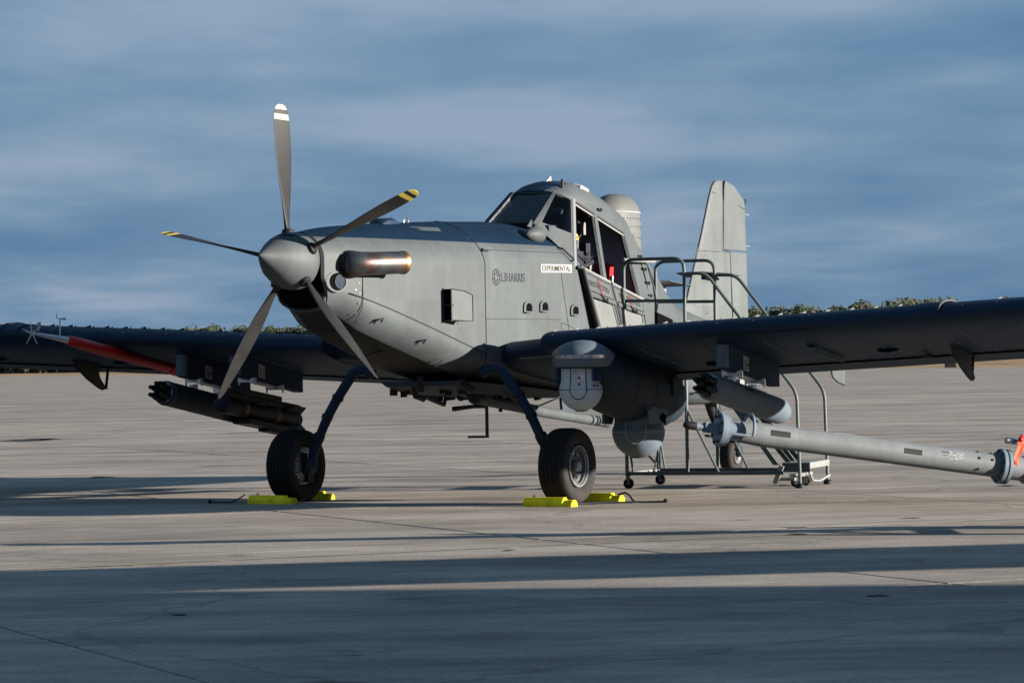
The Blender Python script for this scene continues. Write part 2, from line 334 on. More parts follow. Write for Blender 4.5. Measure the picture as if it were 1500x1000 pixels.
def concrete(name):
    m = bpy.data.materials.new(name); m.use_nodes = True; t = m.node_tree; b = t.nodes['Principled BSDF']; L = t.links.new
    g = t.nodes.new('ShaderNodeNewGeometry'); oi = t.nodes.new('ShaderNodeObjectInfo')
    def nz(scale, detail, st=(1, 1, 1), rough=.6, rot=0.0):
        mp = t.nodes.new('ShaderNodeMapping'); mp.inputs['Scale'].default_value = st; mp.inputs['Rotation'].default_value = (0, 0, rot); L(g.outputs['Position'], mp.inputs[0])
        n = t.nodes.new('ShaderNodeTexNoise'); n.inputs['Scale'].default_value = scale; n.inputs['Detail'].default_value = detail; n.inputs['Roughness'].default_value = rough
        L(mp.outputs[0], n.inputs['Vector']); return n.outputs['Fac']
    def ramp(f, p0, c0, p1, c1):
        r = t.nodes.new('ShaderNodeValToRGB'); r.color_ramp.elements[0].position = p0; r.color_ramp.elements[0].color = (*c0, 1)
        r.color_ramp.elements[1].position = p1; r.color_ramp.elements[1].color = (*c1, 1); L(f, r.inputs[0]); return r.outputs[0]
    def mul(a, c, fac=1.0):
        x = t.nodes.new('ShaderNodeMix'); x.data_type = 'RGBA'; x.blend_type = 'MULTIPLY'; x.inputs[0].default_value = fac; L(a, x.inputs[6]); L(c, x.inputs[7]); return x.outputs[2]
    base = ramp(nz(.9, 9, (.5, 1, 1), .68, .3), .28, (.275, .243, .205), .74, (.450, .400, .342))
    big = ramp(nz(.16, 4, (.35, 1.3, 1), .55, -.1), .30, (.68, .68, .69), .70, (1.06, 1.05, 1.04))
    strk = ramp(nz(.55, 7, (.55, 1.5, 1), .66, .05), .36, (.64, .63, .62), .58, (1.06, 1.06, 1.06))
    grain = ramp(nz(30, 4, (1, 1, 1), .75), .30, (.66, .66, .66), .70, (1.22, 1.22, 1.22)); mid = ramp(nz(4.2, 6, (.45, 1.3, 1), .65, .1), .33, (.80, .79, .78), .66, (1.08, 1.08, 1.08))
    spots = ramp(nz(1.1, 4, (.8, 1.2, 1), .6), .27, (.34, .33, .33), .325, (1, 1, 1))
    c = mul(mul(mul(mul(mul(base, big), strk), grain), mid), spots)
    pale = ramp(nz(.23, 5, (.6, 1.2, 1), .6, .8), .62, (1, 1, 1), .74, (1.20, 1.19, 1.16)); c = mul(c, pale)
    mr = t.nodes.new('ShaderNodeMapRange'); mr.inputs[3].default_value = .94; mr.inputs[4].default_value = 1.05; L(oi.outputs['Random'], mr.inputs[0])
    vo = t.nodes.new('ShaderNodeTexVoronoi'); vo.feature = 'DISTANCE_TO_EDGE'; vo.inputs['Scale'].default_value = .22
    wv_ = t.nodes.new('ShaderNodeVectorMath'); wv_.operation = 'ADD'; nn3 = t.nodes.new('ShaderNodeTexNoise'); nn3.inputs['Scale'].default_value = 1.3; nn3.inputs['Detail'].default_value = 5; L(g.outputs['Position'], nn3.inputs['Vector'])
    L(g.outputs['Position'], wv_.inputs[0]); L(nn3.outputs['Color'], wv_.inputs[1]); L(wv_.outputs[0], vo.inputs['Vector'])
    crk = ramp(vo.outputs['Distance'], .0, (.42, .41, .40), .010, (1, 1, 1)); c = mul(c, crk, .5)
    hv = t.nodes.new('ShaderNodeHueSaturation'); L(c, hv.inputs['Color']); L(mr.outputs[0], hv.inputs['Value'])
    L(hv.outputs[0], b.inputs['Base Color']); b.inputs['Roughness'].default_value = .88; b.inputs['Specular IOR Level'].default_value = .25
    bp = t.nodes.new('ShaderNodeBump'); bp.inputs['Strength'].default_value = .35; bp.inputs['Distance'].default_value = .006
    L(nz(38, 5, (1, 1, 1), .7), bp.inputs['Height']); L(bp.outputs[0], b.inputs['Normal']); return m
CONC = concrete('weathered_concrete'); SEALANT = mat('joint_sealant', (.025, .025, .027), .8, var=.4, vscale=2)
# the pour grid of the apron: axes at 25 degrees
GA = radians(25); GU = V(cos(GA), sin(GA), 0); GV = V(sin(GA), -cos(GA), 0)
US, VS, U0, V0 = 5.70, 5.75, 4.45, -15.6
def gpt(u, v, z=0.0): p = GU*u+GV*v; return V(p.x, p.y, z)
I0, I1, J0, J1 = -4, 12, -12, 3
ext = [(-700, -150), (700, -150), (430, 0), (34+95, 276-193), (34, 276.4), (-88, 524.6), (-420, 1190), (-700, 1200)]
apb = solo('joint_bed', MB().add([gpt(U0+US*(I0-.02), V0+VS*(J0-.02), -.016), gpt(U0+US*(I1+.02), V0+VS*(J0-.02), -.016), gpt(U0+US*(I1+.02), V0+VS*(J1+.02), -.016), gpt(U0+US*(I0-.02), V0+VS*(J1+.02), -.016)], [(0, 1, 2, 3)]), SEALANT, kind='structure', sharp=0)
apron = bpy.data.objects.new('apron', None); COL.objects.link(apron); apron['kind'] = 'structure'
# slabs that can be told apart
k = 0
for i in range(I0, I1):
    for j in range(J0, J1):
        g0 = .008
        u0, u1, v0, v1 = U0+US*i+g0, U0+US*(i+1)-g0, V0+VS*j+g0, V0+VS*(j+1)-g0
        dz = [random.uniform(-.0018, .0012) for _ in range(4)]
        cs = [(u0, v0), (u1, v0), (u1, v1), (u0, v1)]; ctr = ((u0+u1)/2, (v0+v1)/2)
        top = [gpt(*c, dz[q]) for q, c in enumerate(cs)]
        def shr(c, d): return (c[0]+math.copysign(d, ctr[0]-c[0]), c[1]+math.copysign(d, ctr[1]-c[1]))
        ins = [gpt(*shr(c, .018), dz[q]) for q, c in enumerate(cs)]
        edge = [gpt(*c, dz[q]-.005) for q, c in enumerate(cs)]; bot = [gpt(*c, -.02) for c in cs]
        mb = MB().add(ins+edge+bot, [(0, 1, 2, 3)]+[(q, 4+q, 4+(q+1) % 4, (q+1) % 4) for q in range(4)]+[(4+q, 8+q, 8+(q+1) % 4, 4+(q+1) % 4) for q in range(4)])
        part('concrete_slab', mb, CONC, apron, sharp=0); k += 1
# the apron beyond, one sheet with a hole where the slabs lie (four strips around the grid)
def strip(u0, v0, u1, v1): return [gpt(u0, v0, -.004), gpt(u1, v0, -.004), gpt(u1, v1, -.004), gpt(u0, v1, -.004)]
ua, ub, va, vb = U0+US*I0, U0+US*I1, V0+VS*J0, V0+VS*J1
far = MB()
# far edge of the concrete: straight line from (129,83) through (34,276) to (-420,1190) in plan
def plan(x, y): return V(x, y, -.004)
g00, g10, g11, g01 = [gpt(*c, -.004) for c in ((ua, va), (ub, va), (ub, vb), (ua, vb))]   # g00,g10 lie far, g11,g01 near
far.add([g00, g10, g11, g01, plan(500, -650), plan(-700, -250), plan(-700, 1750), plan(34, 276.4)],
        [(1, 2, 4, 7), (2, 3, 5, 4), (3, 0, 6, 5), (0, 1, 7, 6)])
part('far_concrete', far, CONC, apron, sharp=0)
# worn painted line and small patches
LINE = mat('worn_yellow_line', (.30, .25, .13), .8, var=.45, vscale=3)
mb = MB()
random.seed(5)
v = -20.55; u = -14.0
while u < 26:
    l = random.uniform(.5, 2.6); mb.add([gpt(u, v-.022, .006), gpt(u+l, v-.022, .006), gpt(u+l, v+.022, .006), gpt(u, v+.022, .006)], [(0, 1, 2, 3)]); u += l+random.uniform(.02, .5)
solo('painted_line', mb, LINE, kind='structure', sharp=0)
TAR = mat('tar_patch', (.018, .018, .019), .7)
for (x, y, sx, sy) in ((-1.9, 17.1, .07, .035), (.17, 12.95, .08, .03), (2.1, 17.55, .07, .035), (-.05, 22.3, .05, .03), (3.35, 25.7, .08, .04), (5.1, 31.5, .16, .05), (-9.5, 59, .5, .5), (-9.1, 59.3, .25, .3), (2.2, 23.7, .08, .04), (-5.2, 38.5, .2, .09)):
    P = []
    for q in range(12):
        a = 2*pi*q/12; rr = random.uniform(.25, 1.35); P.append((x+sx*rr*cos(a), y+sy*2.2*rr*sin(a), .0055))
    solo('tar_patch', MB().add(P, [tuple(range(12))]), TAR, kind='structure', sharp=0)

# ================================================================== FAR THINGS
LEAF = []
for nm, c in (('olive_foliage', (.105, .118, .066)), ('green_foliage', (.085, .102, .060)), ('dark_foliage', (.070, .085, .054))):  # leaf tones lightened to carry the distance haze
    m = mat(nm, c, .9, var=.25, vscale=.5, spec=.05); LEAF.append(m)
    tt = m.node_tree; bb0 = tt.nodes['Principled BSDF']; tl = tt.nodes.new('ShaderNodeBsdfTranslucent'); tl.inputs[0].default_value = (c[0]*1.05, c[1]*1.05, c[2], 1)
    ms_ = tt.nodes.new('ShaderNodeMixShader'); ms_.inputs[0].default_value = .5; tt.links.new(bb0.outputs[0], ms_.inputs[1]); tt.links.new(tl.outputs[0], ms_.inputs[2])
    tt.links.new(ms_.outputs[0], [n_ for n_ in tt.nodes if n_.type == 'OUTPUT_MATERIAL'][0].inputs[0])
def crown_mesh(seed, mi):
    rnd = random.Random(seed); mb = MB(); lobes = []
    for q in range(9):
        a = rnd.uniform(0, 2*pi); rr = rnd.uniform(.5, 2.6); lobes.append((V(rr*cos(a), rr*sin(a), rnd.uniform(4.2, 8.6)-rr*.35), rnd.uniform(1.5, 2.5)))
    for q in range(2200):
        c, r = rnd.choice(lobes); d = V(rnd.gauss(0, 1), rnd.gauss(0, 1), rnd.gauss(0, .85)); d.normalize(); p = c+d*r*rnd.uniform(.6, 1.06)
        s = rnd.uniform(.14, .30); a = V(rnd.gauss(0, 1), rnd.gauss(0, 1), rnd.gauss(0, 1)).normalized(); bb = a.cross(V(rnd.gauss(0, 1), rnd.gauss(0, 1), rnd.gauss(0, 1))).normalized()
        mb.add([p-a*s-bb*s*.7, p+a*s-bb*s*.6, p+a*s*.8+bb*s*.7, p-a*s*.9+bb*s*.6], [(0, 1, 2, 3)])
    return make_mesh('crown', mb, LEAF[mi], sharp=0)
def trunk_mesh(seed):
    rnd = random.Random(seed); mb = MB(); mb.tube([(0, 0, 0), (.05, .02, 2), (.0, .1, 4), (.1, .1, 6.5)], [.28, .22, .17, .06], 8)
    for q in range(4):
        a = rnd.uniform(0, 2*pi); mb.tube([(0, 0, 2.5+q*.6), (1.2*cos(a), 1.2*sin(a), 4.2+q*.5), (2*cos(a), 2*sin(a), 5.4+q*.5)], [.12, .08, .03], 6)
    return make_mesh('trunk', mb, MT['bark'])
CR = [crown_mesh(s, s % 3) for s in range(5)]; TR = [trunk_mesh(s) for s in range(5)]
random.seed(11); tx = 0.0; nt_ = 0
while tx < 1.0:  # one tree every few metres
    x = lerp(125, -165, tx)+random.uniform(-1, 1); y = lerp(585, 880, tx)+random.uniform(-14, 14)
    q = random.randrange(5); r = bpy.data.objects.new('tree', None); COL.objects.link(r); r.location = (x, y, -.09)
    s = random.uniform(1.04, 1.24)*lerp(1.07, .95, tx)*(.75 if random.random() < .06 else 1.0); r.scale = (s*random.uniform(1.0, 1.25), s, s); r.rotation_euler = (0, 0, random.uniform(0, 6.28))
    tag(r, 'round green broadleaf tree in the distant row beyond the apron and dry grass', 'tree', 'distant row of trees along the airfield')
    c = bpy.data.objects.new('crown', CR[q]); COL.objects.link(c); c.parent = r; d = bpy.data.objects.new('trunk', TR[q]); COL.objects.link(d); d.parent = r
    tx += random.uniform(.005, .0095); nt_ += 1
# undergrowth below the crowns: a low thicket nobody could count
random.seed(12); ug = MB()
for q in range(5200):
    t_ = random.random(); p = V(lerp(190, -300, t_)+random.uniform(-2, 2), lerp(560, 990, t_)+random.uniform(-6, 10), random.uniform(-.1, 3.8)*random.uniform(.7, 1)); s_ = random.uniform(.6, 1.3)
    a = V(random.gauss(0, 1), random.gauss(0, .4), random.gauss(0, 1)).normalized(); b_ = a.cross(V(random.gauss(0, 1), random.gauss(0, 1), random.gauss(0, 1))).normalized()
    ug.add([p-a*s_-b_*s_*.7, p+a*s_-b_*s_*.6, p+a*s_*.8+b_*s_*.7, p-a*s_*.9+b_*s_*.6], [(0, 1, 2, 3)])
solo('undergrowth', ug, LEAF[2], kind='stuff', sharp=0)
# windsock beyond the wing, small dark box on the grass edge
ws = thing('windsock', 'small orange windsock on a pole in front of the far trees', 'windsock', (29.65, 300, -.09))
part('pole', MB().tube([(29.65, 300, -.09), (29.65, 300, 5.6)], .05, 8), MT['steel'], ws)
part('sock', MB().lathe((29.7, 300, 5.45), (.35, 0, -.75), [(0, .26), (.5, .22), (1.0, .15)], 12, False), MT['orange'], ws)
bx = thing('utility_box', 'small dark utility box at the edge of the dry grass behind the wing bracket', 'box', (39.0, 271, -.09))
part('cabinet', MB().box((39.0, 271, .32), (.95, .7, .8)), MT['cabin'], bx); part('lid', MB().box((39.0, 271, .74), (1.05, .8, .05)), MT['black'], bx)
part('door', MB().box((38.98, 270.63, .3), (.8, .03, .6)), MT['black'], bx)

# ================================================================== THE AIRCRAFT
A0 = 0.502; C0 = V(-.8477, 30.0513, 0)
AF = Matrix.Translation(C0) @ Matrix.Rotation(atan2(-cos(A0), -sin(A0)), 4, 'Z')
air = thing('aircraft', 'grey single-engine turboprop aircraft with five-blade propeller and open cockpit doors on the apron', 'aircraft', (0, 0, 0), AF)
#        X      zt    zb     w     zs    zl    n     m
ST = [( 2.32, 2.60, 1.845, .285, 2.36, 2.14, 1.95, 2.1), (2.1, 2.635, 1.77, .35, 2.35, 2.06, 1.92, 2.1), (1.9, 2.662, 1.70, .415, 2.34, 1.99, 1.9, 2.1), (1.5, 2.692, 1.58, .48, 2.32, 1.86, 1.8, 2.1),
      (.8, 2.733, 1.395, .535, 2.32, 1.68, 1.72, 2.1), (.2, 2.762, 1.255, .560, 2.33, 1.52, 1.7, 2.1), (-.19, 2.78, 1.185, .572, 2.335, 1.45, 1.7, 2.1),
      (-.6, 2.79, 1.12, .582, 2.36, 1.36, 1.7, 2.2), (-1.25, 2.81, 1.05, .59, 2.39, 1.28, 1.7, 2.3), (-1.75, 2.79, 1.02, .59, 2.39, 1.25, 1.7, 2.4), (-2.2, 2.62, 1.00, .59, 2.35, 1.25, 1.7, 2.4),
      (-3.85, 3.05, .955, .57, 2.00, 1.20, 1.62, 2.4), (-4.3, 2.74, .935, .54, 1.92, 1.18, 1.6, 2.3), (-4.85, 2.16, .90, .47, 1.76, 1.15, 1.75, 2.3), (-5.45, 2.0, .86, .38, 1.65, 1.12, 1.8, 2.2),
      (-5.9, 1.92, .84, .31, 1.58, 1.10, 1.8, 2.1), (-6.6, 1.80, .84, .20, 1.48, 1.08, 1.8, 2.1), (-7.35, 1.66, .95, .085, 1.40, 1.12, 1.9, 2.0)]
def st(X):
    for i in range(len(ST)-1):
        a, b = ST[i], ST[i+1]
        if a[0] >= X >= b[0]:
            t = (a[0]-X)/(a[0]-b[0]); return [lerp(a[q], b[q], t) for q in range(1, 8)]
    return list((ST[0] if X > ST[0][0] else ST[-1])[1:])
# smoothing of the station table (three-point average in X)
def sts(X, d=.12):
    lo, hi = ST[-1][0], ST[0][0]
    q = [st(min(hi, max(lo, X+k*d))) for k in (-1, 0, 1)]; return [(a+2*b+c)/4 for a, b, c in zip(*q)]
def surfY(X, z):
    zt, zb, w, zs, zl, n, m = sts(X)
    if z > zs: return w*max(0, 1-min(1, (z-zs)/(zt-zs))**n)**(1/n)
    if z < zl: return w*max(0, 1-min(1, (zl-z)/(zl-zb))**m)**(1/m)
    return w
def ring(X, NP=26):
    zt, zb, w, zs, zl, n, m = sts(X); half = []
    for k in range(NP+1):                       # top arch
        a = pi/2*k/NP; cx, cz = abs(sin(a))**(2/n), abs(cos(a))**(2/n); half.append((w*cx, zs+(zt-zs)*cz))
    for k in range(1, 5): half.append((w, lerp(zs, zl, k/5)))
    AE = .62 if X > -1.5 else .85                # where the rounded flank meets the flat belly
    for k in range(NP+1):
        a = pi/2*min(AE, AE*k/(NP-4)); y_, z_ = w*abs(cos(a))**(2/m), zl-(zl-zb)*abs(sin(a))**(2/m)
        if k > NP-4: f_ = (k-(NP-4))/4; y_, z_ = y_*(1-f_), z_-.012*f_
        half.append((y_, z_))
    rake = max(0, min(1, (X-1.75)/.5))
    X0_ = X; pts = [V(X-rake*max(0, 2.16-z)*.55, y, z) for y, z in half]; pts += [V(X-rake*max(0, 2.16-z)*.55, -y, z) for y, z in half[-2:0:-1]]
    return pts
def frange(a, b, d):
    n = max(1, round(abs(b-a)/d)); return [lerp(a, b, i/n) for i in range(n+1)]
# --- engine cowl with chin intake
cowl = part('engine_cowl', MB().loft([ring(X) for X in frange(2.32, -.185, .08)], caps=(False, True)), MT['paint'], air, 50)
BELLY = mat('dark_belly_skin', (0.016, 0.0155, 0.016), 0.6, var=.5, vscale=4, spec=.12)  # near-black mottled skin for the belly faces
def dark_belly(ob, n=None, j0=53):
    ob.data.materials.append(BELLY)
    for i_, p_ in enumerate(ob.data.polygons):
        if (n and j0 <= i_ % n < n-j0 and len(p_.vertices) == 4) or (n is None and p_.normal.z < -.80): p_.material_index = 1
# cowl front plate with the dark chin mouth
fr = ring(2.32)
fp = MB(); nn = len(fr)
inner = [V(p.x+.015, p.y*.90, 2.27+(p.z-2.27)*.93) for p in fr]
fp.quadstrip(fr+[fr[0]], inner+[inner[0]]); part('cowl_lip', fp, MT['grey'], cowl)
mth = MB()
mo = [V(2.348-.55*max(0, 2.16-2.0-.115*sin(2*pi*k/40)), .240*cos(2*pi*k/40), 2.0+.115*sin(2*pi*k/40)) for k in range(40)]
mi_ = [V(1.75, .22*cos(2*pi*k/40), 2.02+.10*sin(2*pi*k/40)) for k in range(40)]
mth.loft([mo, mi_], caps=(False, True)); part('chin_intake', mth, MT['void'], air)
bk = MB().add(inner, [tuple(range(nn))]); part('front_bulkhead', bk, MT['void'], cowl, 0)
lipm = MB(); lipm.tube([V(2.345-.55*max(0, 2.16-2.0-.122*sin(2*pi*k/40)), .247*cos(2*pi*k/40), 2.0+.122*sin(2*pi*k/40)) for k in range(20, 41)], .012, 8); part('intake_lip', lipm, MT['grey'], cowl)
# --- forward fuselage
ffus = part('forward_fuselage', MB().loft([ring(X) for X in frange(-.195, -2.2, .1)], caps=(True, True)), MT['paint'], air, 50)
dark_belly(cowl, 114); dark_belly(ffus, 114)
# --- cabin tub, open at the top, sloping sill
def sill(X): return 2.35-(-2.2-X)*.225
rings = []
for X in frange(-2.2, -3.85, .15):
    zt, zb, w, zs, zl, n, m = sts(X); sz = sill(X); fl = 1.50
    out = [(w, sz)]+[(w, lerp(sz, zl, k/4)) for k in range(1, 4)]+[(w*abs(cos(a))**(2/m), zl-(zl-zb)*abs(sin(a))**(2/m)) for a in [pi/2*k/10 for k in range(11)]]
    full = [V(X, y, z) for y, z in out]+[V(X, -y, z) for y, z in out[-2::-1]]
    full += [V(X, -w+.05, sz), V(X, -w+.05, fl), V(X, w-.05, fl), V(X, w-.05, sz)]
    rings.append(full)
tub = part('cabin_tub', MB().loft(rings), MT['grey'], air, 50)
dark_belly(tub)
# --- tail cone
tailc = part('tail_cone', MB().loft([ring(X) for X in frange(-3.85, -7.35, .1)]), MT['grey'], air, 50)
part('cockpit_bulkhead', MB().plate([(-3.80, -.5, 1.5), (-3.80, .5, 1.5), (-3.80, .5, 2.1), (-3.80, .34, 2.7), (-3.80, .18, 2.95), (-3.80, -.18, 2.95), (-3.80, -.34, 2.7), (-3.80, -.5, 2.1)], (-.02, 0, 0)), mat('bulkhead_paint', (.22, .28, .33), .6, var=.15), air, 0)
lb = MB()
for (y, z) in ((.22, 2.62), (.05, 2.45), (.10, 2.40), (-.06, 2.72)): lb.box((-3.795, y, z), (.006, .05, .035))
part('placard', lb, MT['wlabel'], air)
# --- seams, rivets and fasteners on the skin
def on(X, z, off=.002): return V(X, surfY(X, z)+off, z)
sm = MB()
def seam_path(P, r=.0042): sm.tube(P, r, 6)
seam_path([p+V(0, (.001 if p.y >= 0 else -.001), .001) for p in ring(-.19)[:60]], .0055)
seam_path([on(x, z) for x, z in zip(frange(2.02, -.19, .09), [lerp(2.035, 1.452, q/(len(frange(2.02, -.19, .09))-1)) for q in range(len(frange(2.02, -.19, .09)))])], .0055)
seam_path([on(1.86, z) for z in frange(2.30, 1.80, .05)])
seam_path([on(x, 2.485) for x in frange(-.2, -2.0, .1)], .003)
seam_path([on(x, 1.80) for x in frange(-.2, -1.75, .1)], .003)
seam_path([on(x, z) for x, z in zip(frange(-1.75, -1.95, .02), frange(2.31, 1.55, .076))], .003)
seam_path([on(x, lerp(1.77, 1.62, (x+1.75)/-.7)) for x in frange(-1.75, -2.45, .1)], .003)
seam_path([on(x, 2.335) for x in frange(2.1, 1.88, .05)], .003)
seam_path([on(-1.75, z) for z in frange(1.77, 1.2, .08)], .003)
part('panel_seams', sm, MT['seam'], air)
rv = MB(); rd = MB()
def stud(mb, p, nrm, r=.007, h=.003): mb.lathe(p-nrm*.001, nrm, [(0, r), (h, r*.8)], 6)
def nrm(X, z):
    e = .01; a = on(X+e, z)-on(X-e, z); b_ = on(X, z+e)-on(X, z-e); q = b_.cross(a); q.normalize()
    return q if q.y > 0 else -q
def row(mb, P, r=.007):
    for X, z in P: stud(mb, on(X, z, 0), nrm(X, z), r)
row(rv, [(x, 2.465) for x in frange(-.25, -1.95, .12)]); row(rv, [(x, 2.50) for x in frange(-.30, -1.9, .06)], .0045)
row(rv, [(x, 1.82) for x in frange(-.25, -1.7, .075)], .0055); row(rv, [(-.235, z) for z in frange(2.45, 1.4, .052)], .0055); row(rv, [(-.145, z) for z in frange(2.6, 1.5, .075)], .0065)
row(rv, [(x, lerp(2.08, 1.50, (2.0-x)/2.15)) for x in frange(1.95, -.1, .29)], .010)
row(rv, [(x, 2.49) for x in frange(1.7, -.1, .21)], .008); row(rd, [(x, 2.365) for x in frange(2.1, 1.9, .055)], .008); row(rd, [(x, 2.305) for x in frange(2.1, 1.9, .055)], .008)
row(rv, [(1.90, z) for z in frange(2.5, 1.85, .09)], .008); row(rv, [(1.82, z) for z in frange(2.5, 2.36, .05)], .006)
row(rd, [(x, 2.60) for x in frange(2.0, -1.5, .07)], .0045); row(rd, [(-.26, z) for z in frange(2.76, 2.3, .04)], .005); row(rd, [(-.13, z) for z in frange(2.76, 2.3, .04)], .005)
row(rd, [(x, 2.70) for x in frange(-.3, -1.6, .055)], .0055); row(rd, [(x, 2.75) for x in frange(-.3, -1.3, .055)], .0055)
row(rv, [(x, lerp(1.80, 1.36, (1.9-x)/1.9)) for x in frange(1.8, 0.1, .16)], .006)
row(rd, [(x, 1.70) for x in frange(1.0, .3, .14)], .006)
for X in frange(-4.0, -6.6, .1): row(rv, [(X, lerp(1.68, 1.42, (-4.0-X)/2.6))], .005)
for X in (-.75, -1.05, -1.48): row(rv, [(X, z) for z in frange(2.42, 1.38, .07)], .0045)
row(rv, [(x, 2.12) for x in frange(1.5, .55, .09)], .0045); row(rv, [(x, 1.62) for x in frange(-.25, -1.0, .07)], .0045); row(rv, [(x, 2.30) for x in frange(1.2, -.1, .1)], .005)
row(rd, [(1.12, z) for z in frange(2.5, 1.7, .06)], .004); row(rd, [(.55, z) for z in frange(2.5, 2.14, .06)], .004)
part('rivets', rv, MT['rivet'], air, kind='stuff'); part('dark_rivets', rd, MT['rivetd'], air, kind='stuff')
# --- writing on the flank
def side_text(s, X0, z0, h, name, m, parent, bold=0.0, off=.004, dz=0.0, wid=None, spacing=1.0):
    vs, fs, wd = text_mb(s, h, bold, spacing); k = (wid/wd) if wid else 1.0
    mb = MB().add([on(X0-u*k, z0+v+dz*u*k, off) for u, v in vs], fs); part(name, mb, m, parent, 0)
side_text('L3HARRIS', -.50, 2.172, .090, 'maker_lettering', MT['letter'], ffus, .0, wid=.48)
lg = MB(); lc = (-.405, 2.215)
def lpt(a, r): return on(lc[0]-r*.88*cos(a), lc[1]+r*sin(a), .004)
for rr, nn_ in ((.078, 12), (.039, 6)):
    for q in range(nn_):
        p = lpt(2*pi*q/nn_+.26, rr); lg.lathe(p, (0, 1, 0), [(-.002, .0065), (.002, .0065)], 8)
for q in range(12):
    lg.tube([lpt(2*pi*q/12+.26, .082), lpt(2*pi*(q+1)/12+.26, .082)], .0016, 4)
for q in range(6):
    lg.tube([lpt(2*pi*q/6+.26, .041), lpt(2*pi*q/6+.26, .082)], .0014, 4); lg.tube([lpt(2*pi*q/6+.26, .041), lpt(2*pi*(q+1)/6+.26, .041)], .0014, 4); lg.tube([lpt(2*pi*q/6+.26, .041), lpt(2*pi*(q+.5)/6+.26, .082)], .002, 4)
part('maker_emblem', lg, MT['letter'], ffus, 0)
XA, XB, ZB, HB = -1.31, -1.99, 2.275, .085
mb = MB(); A = [on(x, ZB+.012*(XA-x), .006) for x in frange(XA, XB, .08)]; B = [on(x, ZB+HB+.012*(XA-x), .006) for x in frange(XA, XB, .08)]
plac = part('placard_plate', mb.quadstrip(A, B), MT['white'], ffus, 0)
side_text('EXPERIMENTAL', XA-.03, ZB+.016, .055, 'placard_lettering', MT['blackink'], plac, .004, .009, .012, wid=.62)
# --- D-shaped vents
for X, z in ((-1.02, 1.925), (-1.36, 1.935), (-2.03, 1.90)):
    P = [(-.088, -.06), (.088, -.06)]+[(.088*cos(a), .0+.058*sin(a)) for a in frange(0, pi, pi/10)]
    vt = part('vent', MB().plate([on(X-u, z+v, .004) for u, v in P], (0, .012, 0)), MT['grey'], ffus)
    P2 = [(-.062, -.045), (.062, -.045)]+[(.062*cos(a), -.005+.043*sin(a)) for a in frange(0, pi, pi/10)]
    part('vent_mouth', MB().plate([on(X-u-.015, z+v, .0165) for u, v in P2], (0, .001, 0)), MT['void'], vt, 0)
    part('vent_lip', MB().box(on(X, z-.058, .02), (.14, .03, .010)), MT['grey'], vt)
# --- side cooling scoop
sb = MB()
x0, x1, za, zb_ = .60, .36, 1.775, 2.085
def sy(x): return surfY(x, 1.95)
Po = [V(x0, sy(x0)+.095, za+.01), V(x1, sy(x1)+.185, za-.0), V(x1, sy(x1)+.185, zb_-.06), V(lerp(x0, x1, .6), sy(x1)+.150, zb_-.02), V(x0, sy(x0)+.095, zb_)]
Pi = [V(p.x, sy(p.x)-.02, p.z) for p in Po]
sb.add(Po+Pi, [(0, 1, 2, 3, 4), (0, 5, 6, 1), (1, 6, 7, 2), (2, 7, 8, 3), (3, 8, 9, 4)])
scp = part('air_scoop', sb, MT['grey'], air, 30)
part('scoop_mouth', MB().plate([V(x0-.03, sy(x0)-.01, za+.015), V(x0-.03, sy(x0)+.093, za+.015), V(x0-.03, sy(x0)+.093, zb_-.004), V(x0-.03, sy(x0)-.01, zb_-.004)], (-.01, 0, 0)), MT['void'], scp, 0)
part('scoop_vane', MB().box((x0-.012, sy(x0)+.06, 1.93), (.02, .115, .006)), MT['grey'], scp)
part('scoop_edge', MB().box((x0-.004, sy(x0)+.097, 1.93), (.02, .006, .315)).box((x0-.004, sy(x0)+.004, 1.93), (.03, .012, .33)), MT['rivetd'], scp)
part('scoop_seam', MB().tube([Po[0]+V(0, .002, 0), Po[1]+V(0, .002, 0), Po[2]+V(0, .002, 0), Po[3]+V(0, .002, 0), Po[4]+V(0, .002, 0)], .0045, 5), MT['seam'], scp)
part('scoop_flange', MB().tube([on(x1-.02, z, .002) for z in frange(za-.03, zb_-.05, .05)], .006, 6), MT['grey'], scp)
# --- landing light in the nose
n0 = nrm(2.17, 2.14); p0 = on(2.17, 2.14, 0); tu = n0.cross(V(0, 0, 1)).normalized(); tv = n0.cross(tu)
def oval(c, ru, rv_, n=28): return [c+tu*ru*cos(2*pi*k/n)+tv*rv_*sin(2*pi*k/n) for k in range(n)]
lt = part('landing_light', MB().loft([oval(p0+n0*.012, .135, .098), oval(p0+n0*.013, .10, .082), oval(p0-n0*.05, .085, .075)], caps=(False, True)), [MT['grey']], air)
part('light_bay', MB().add(oval(p0+n0*.0145, .098, .08), [tuple(range(28))]), MT['void'], lt, 0)
cl_ = p0+n0*.018-tu*.0
part('led_array', MB().lathe(cl_+tu*(-.03), n0, [(-.004, .062), (-.001, .062), (.001, .05)], 24), MT['led'], lt)
part('light_bezel', MB().tube([cl_+tu*(-.03)+n0*.002+tu*.064*cos(a)+tv*.064*sin(a) for a in frange(0, 2*pi, pi/12)], .005, 6), MT['rivetd'], lt)
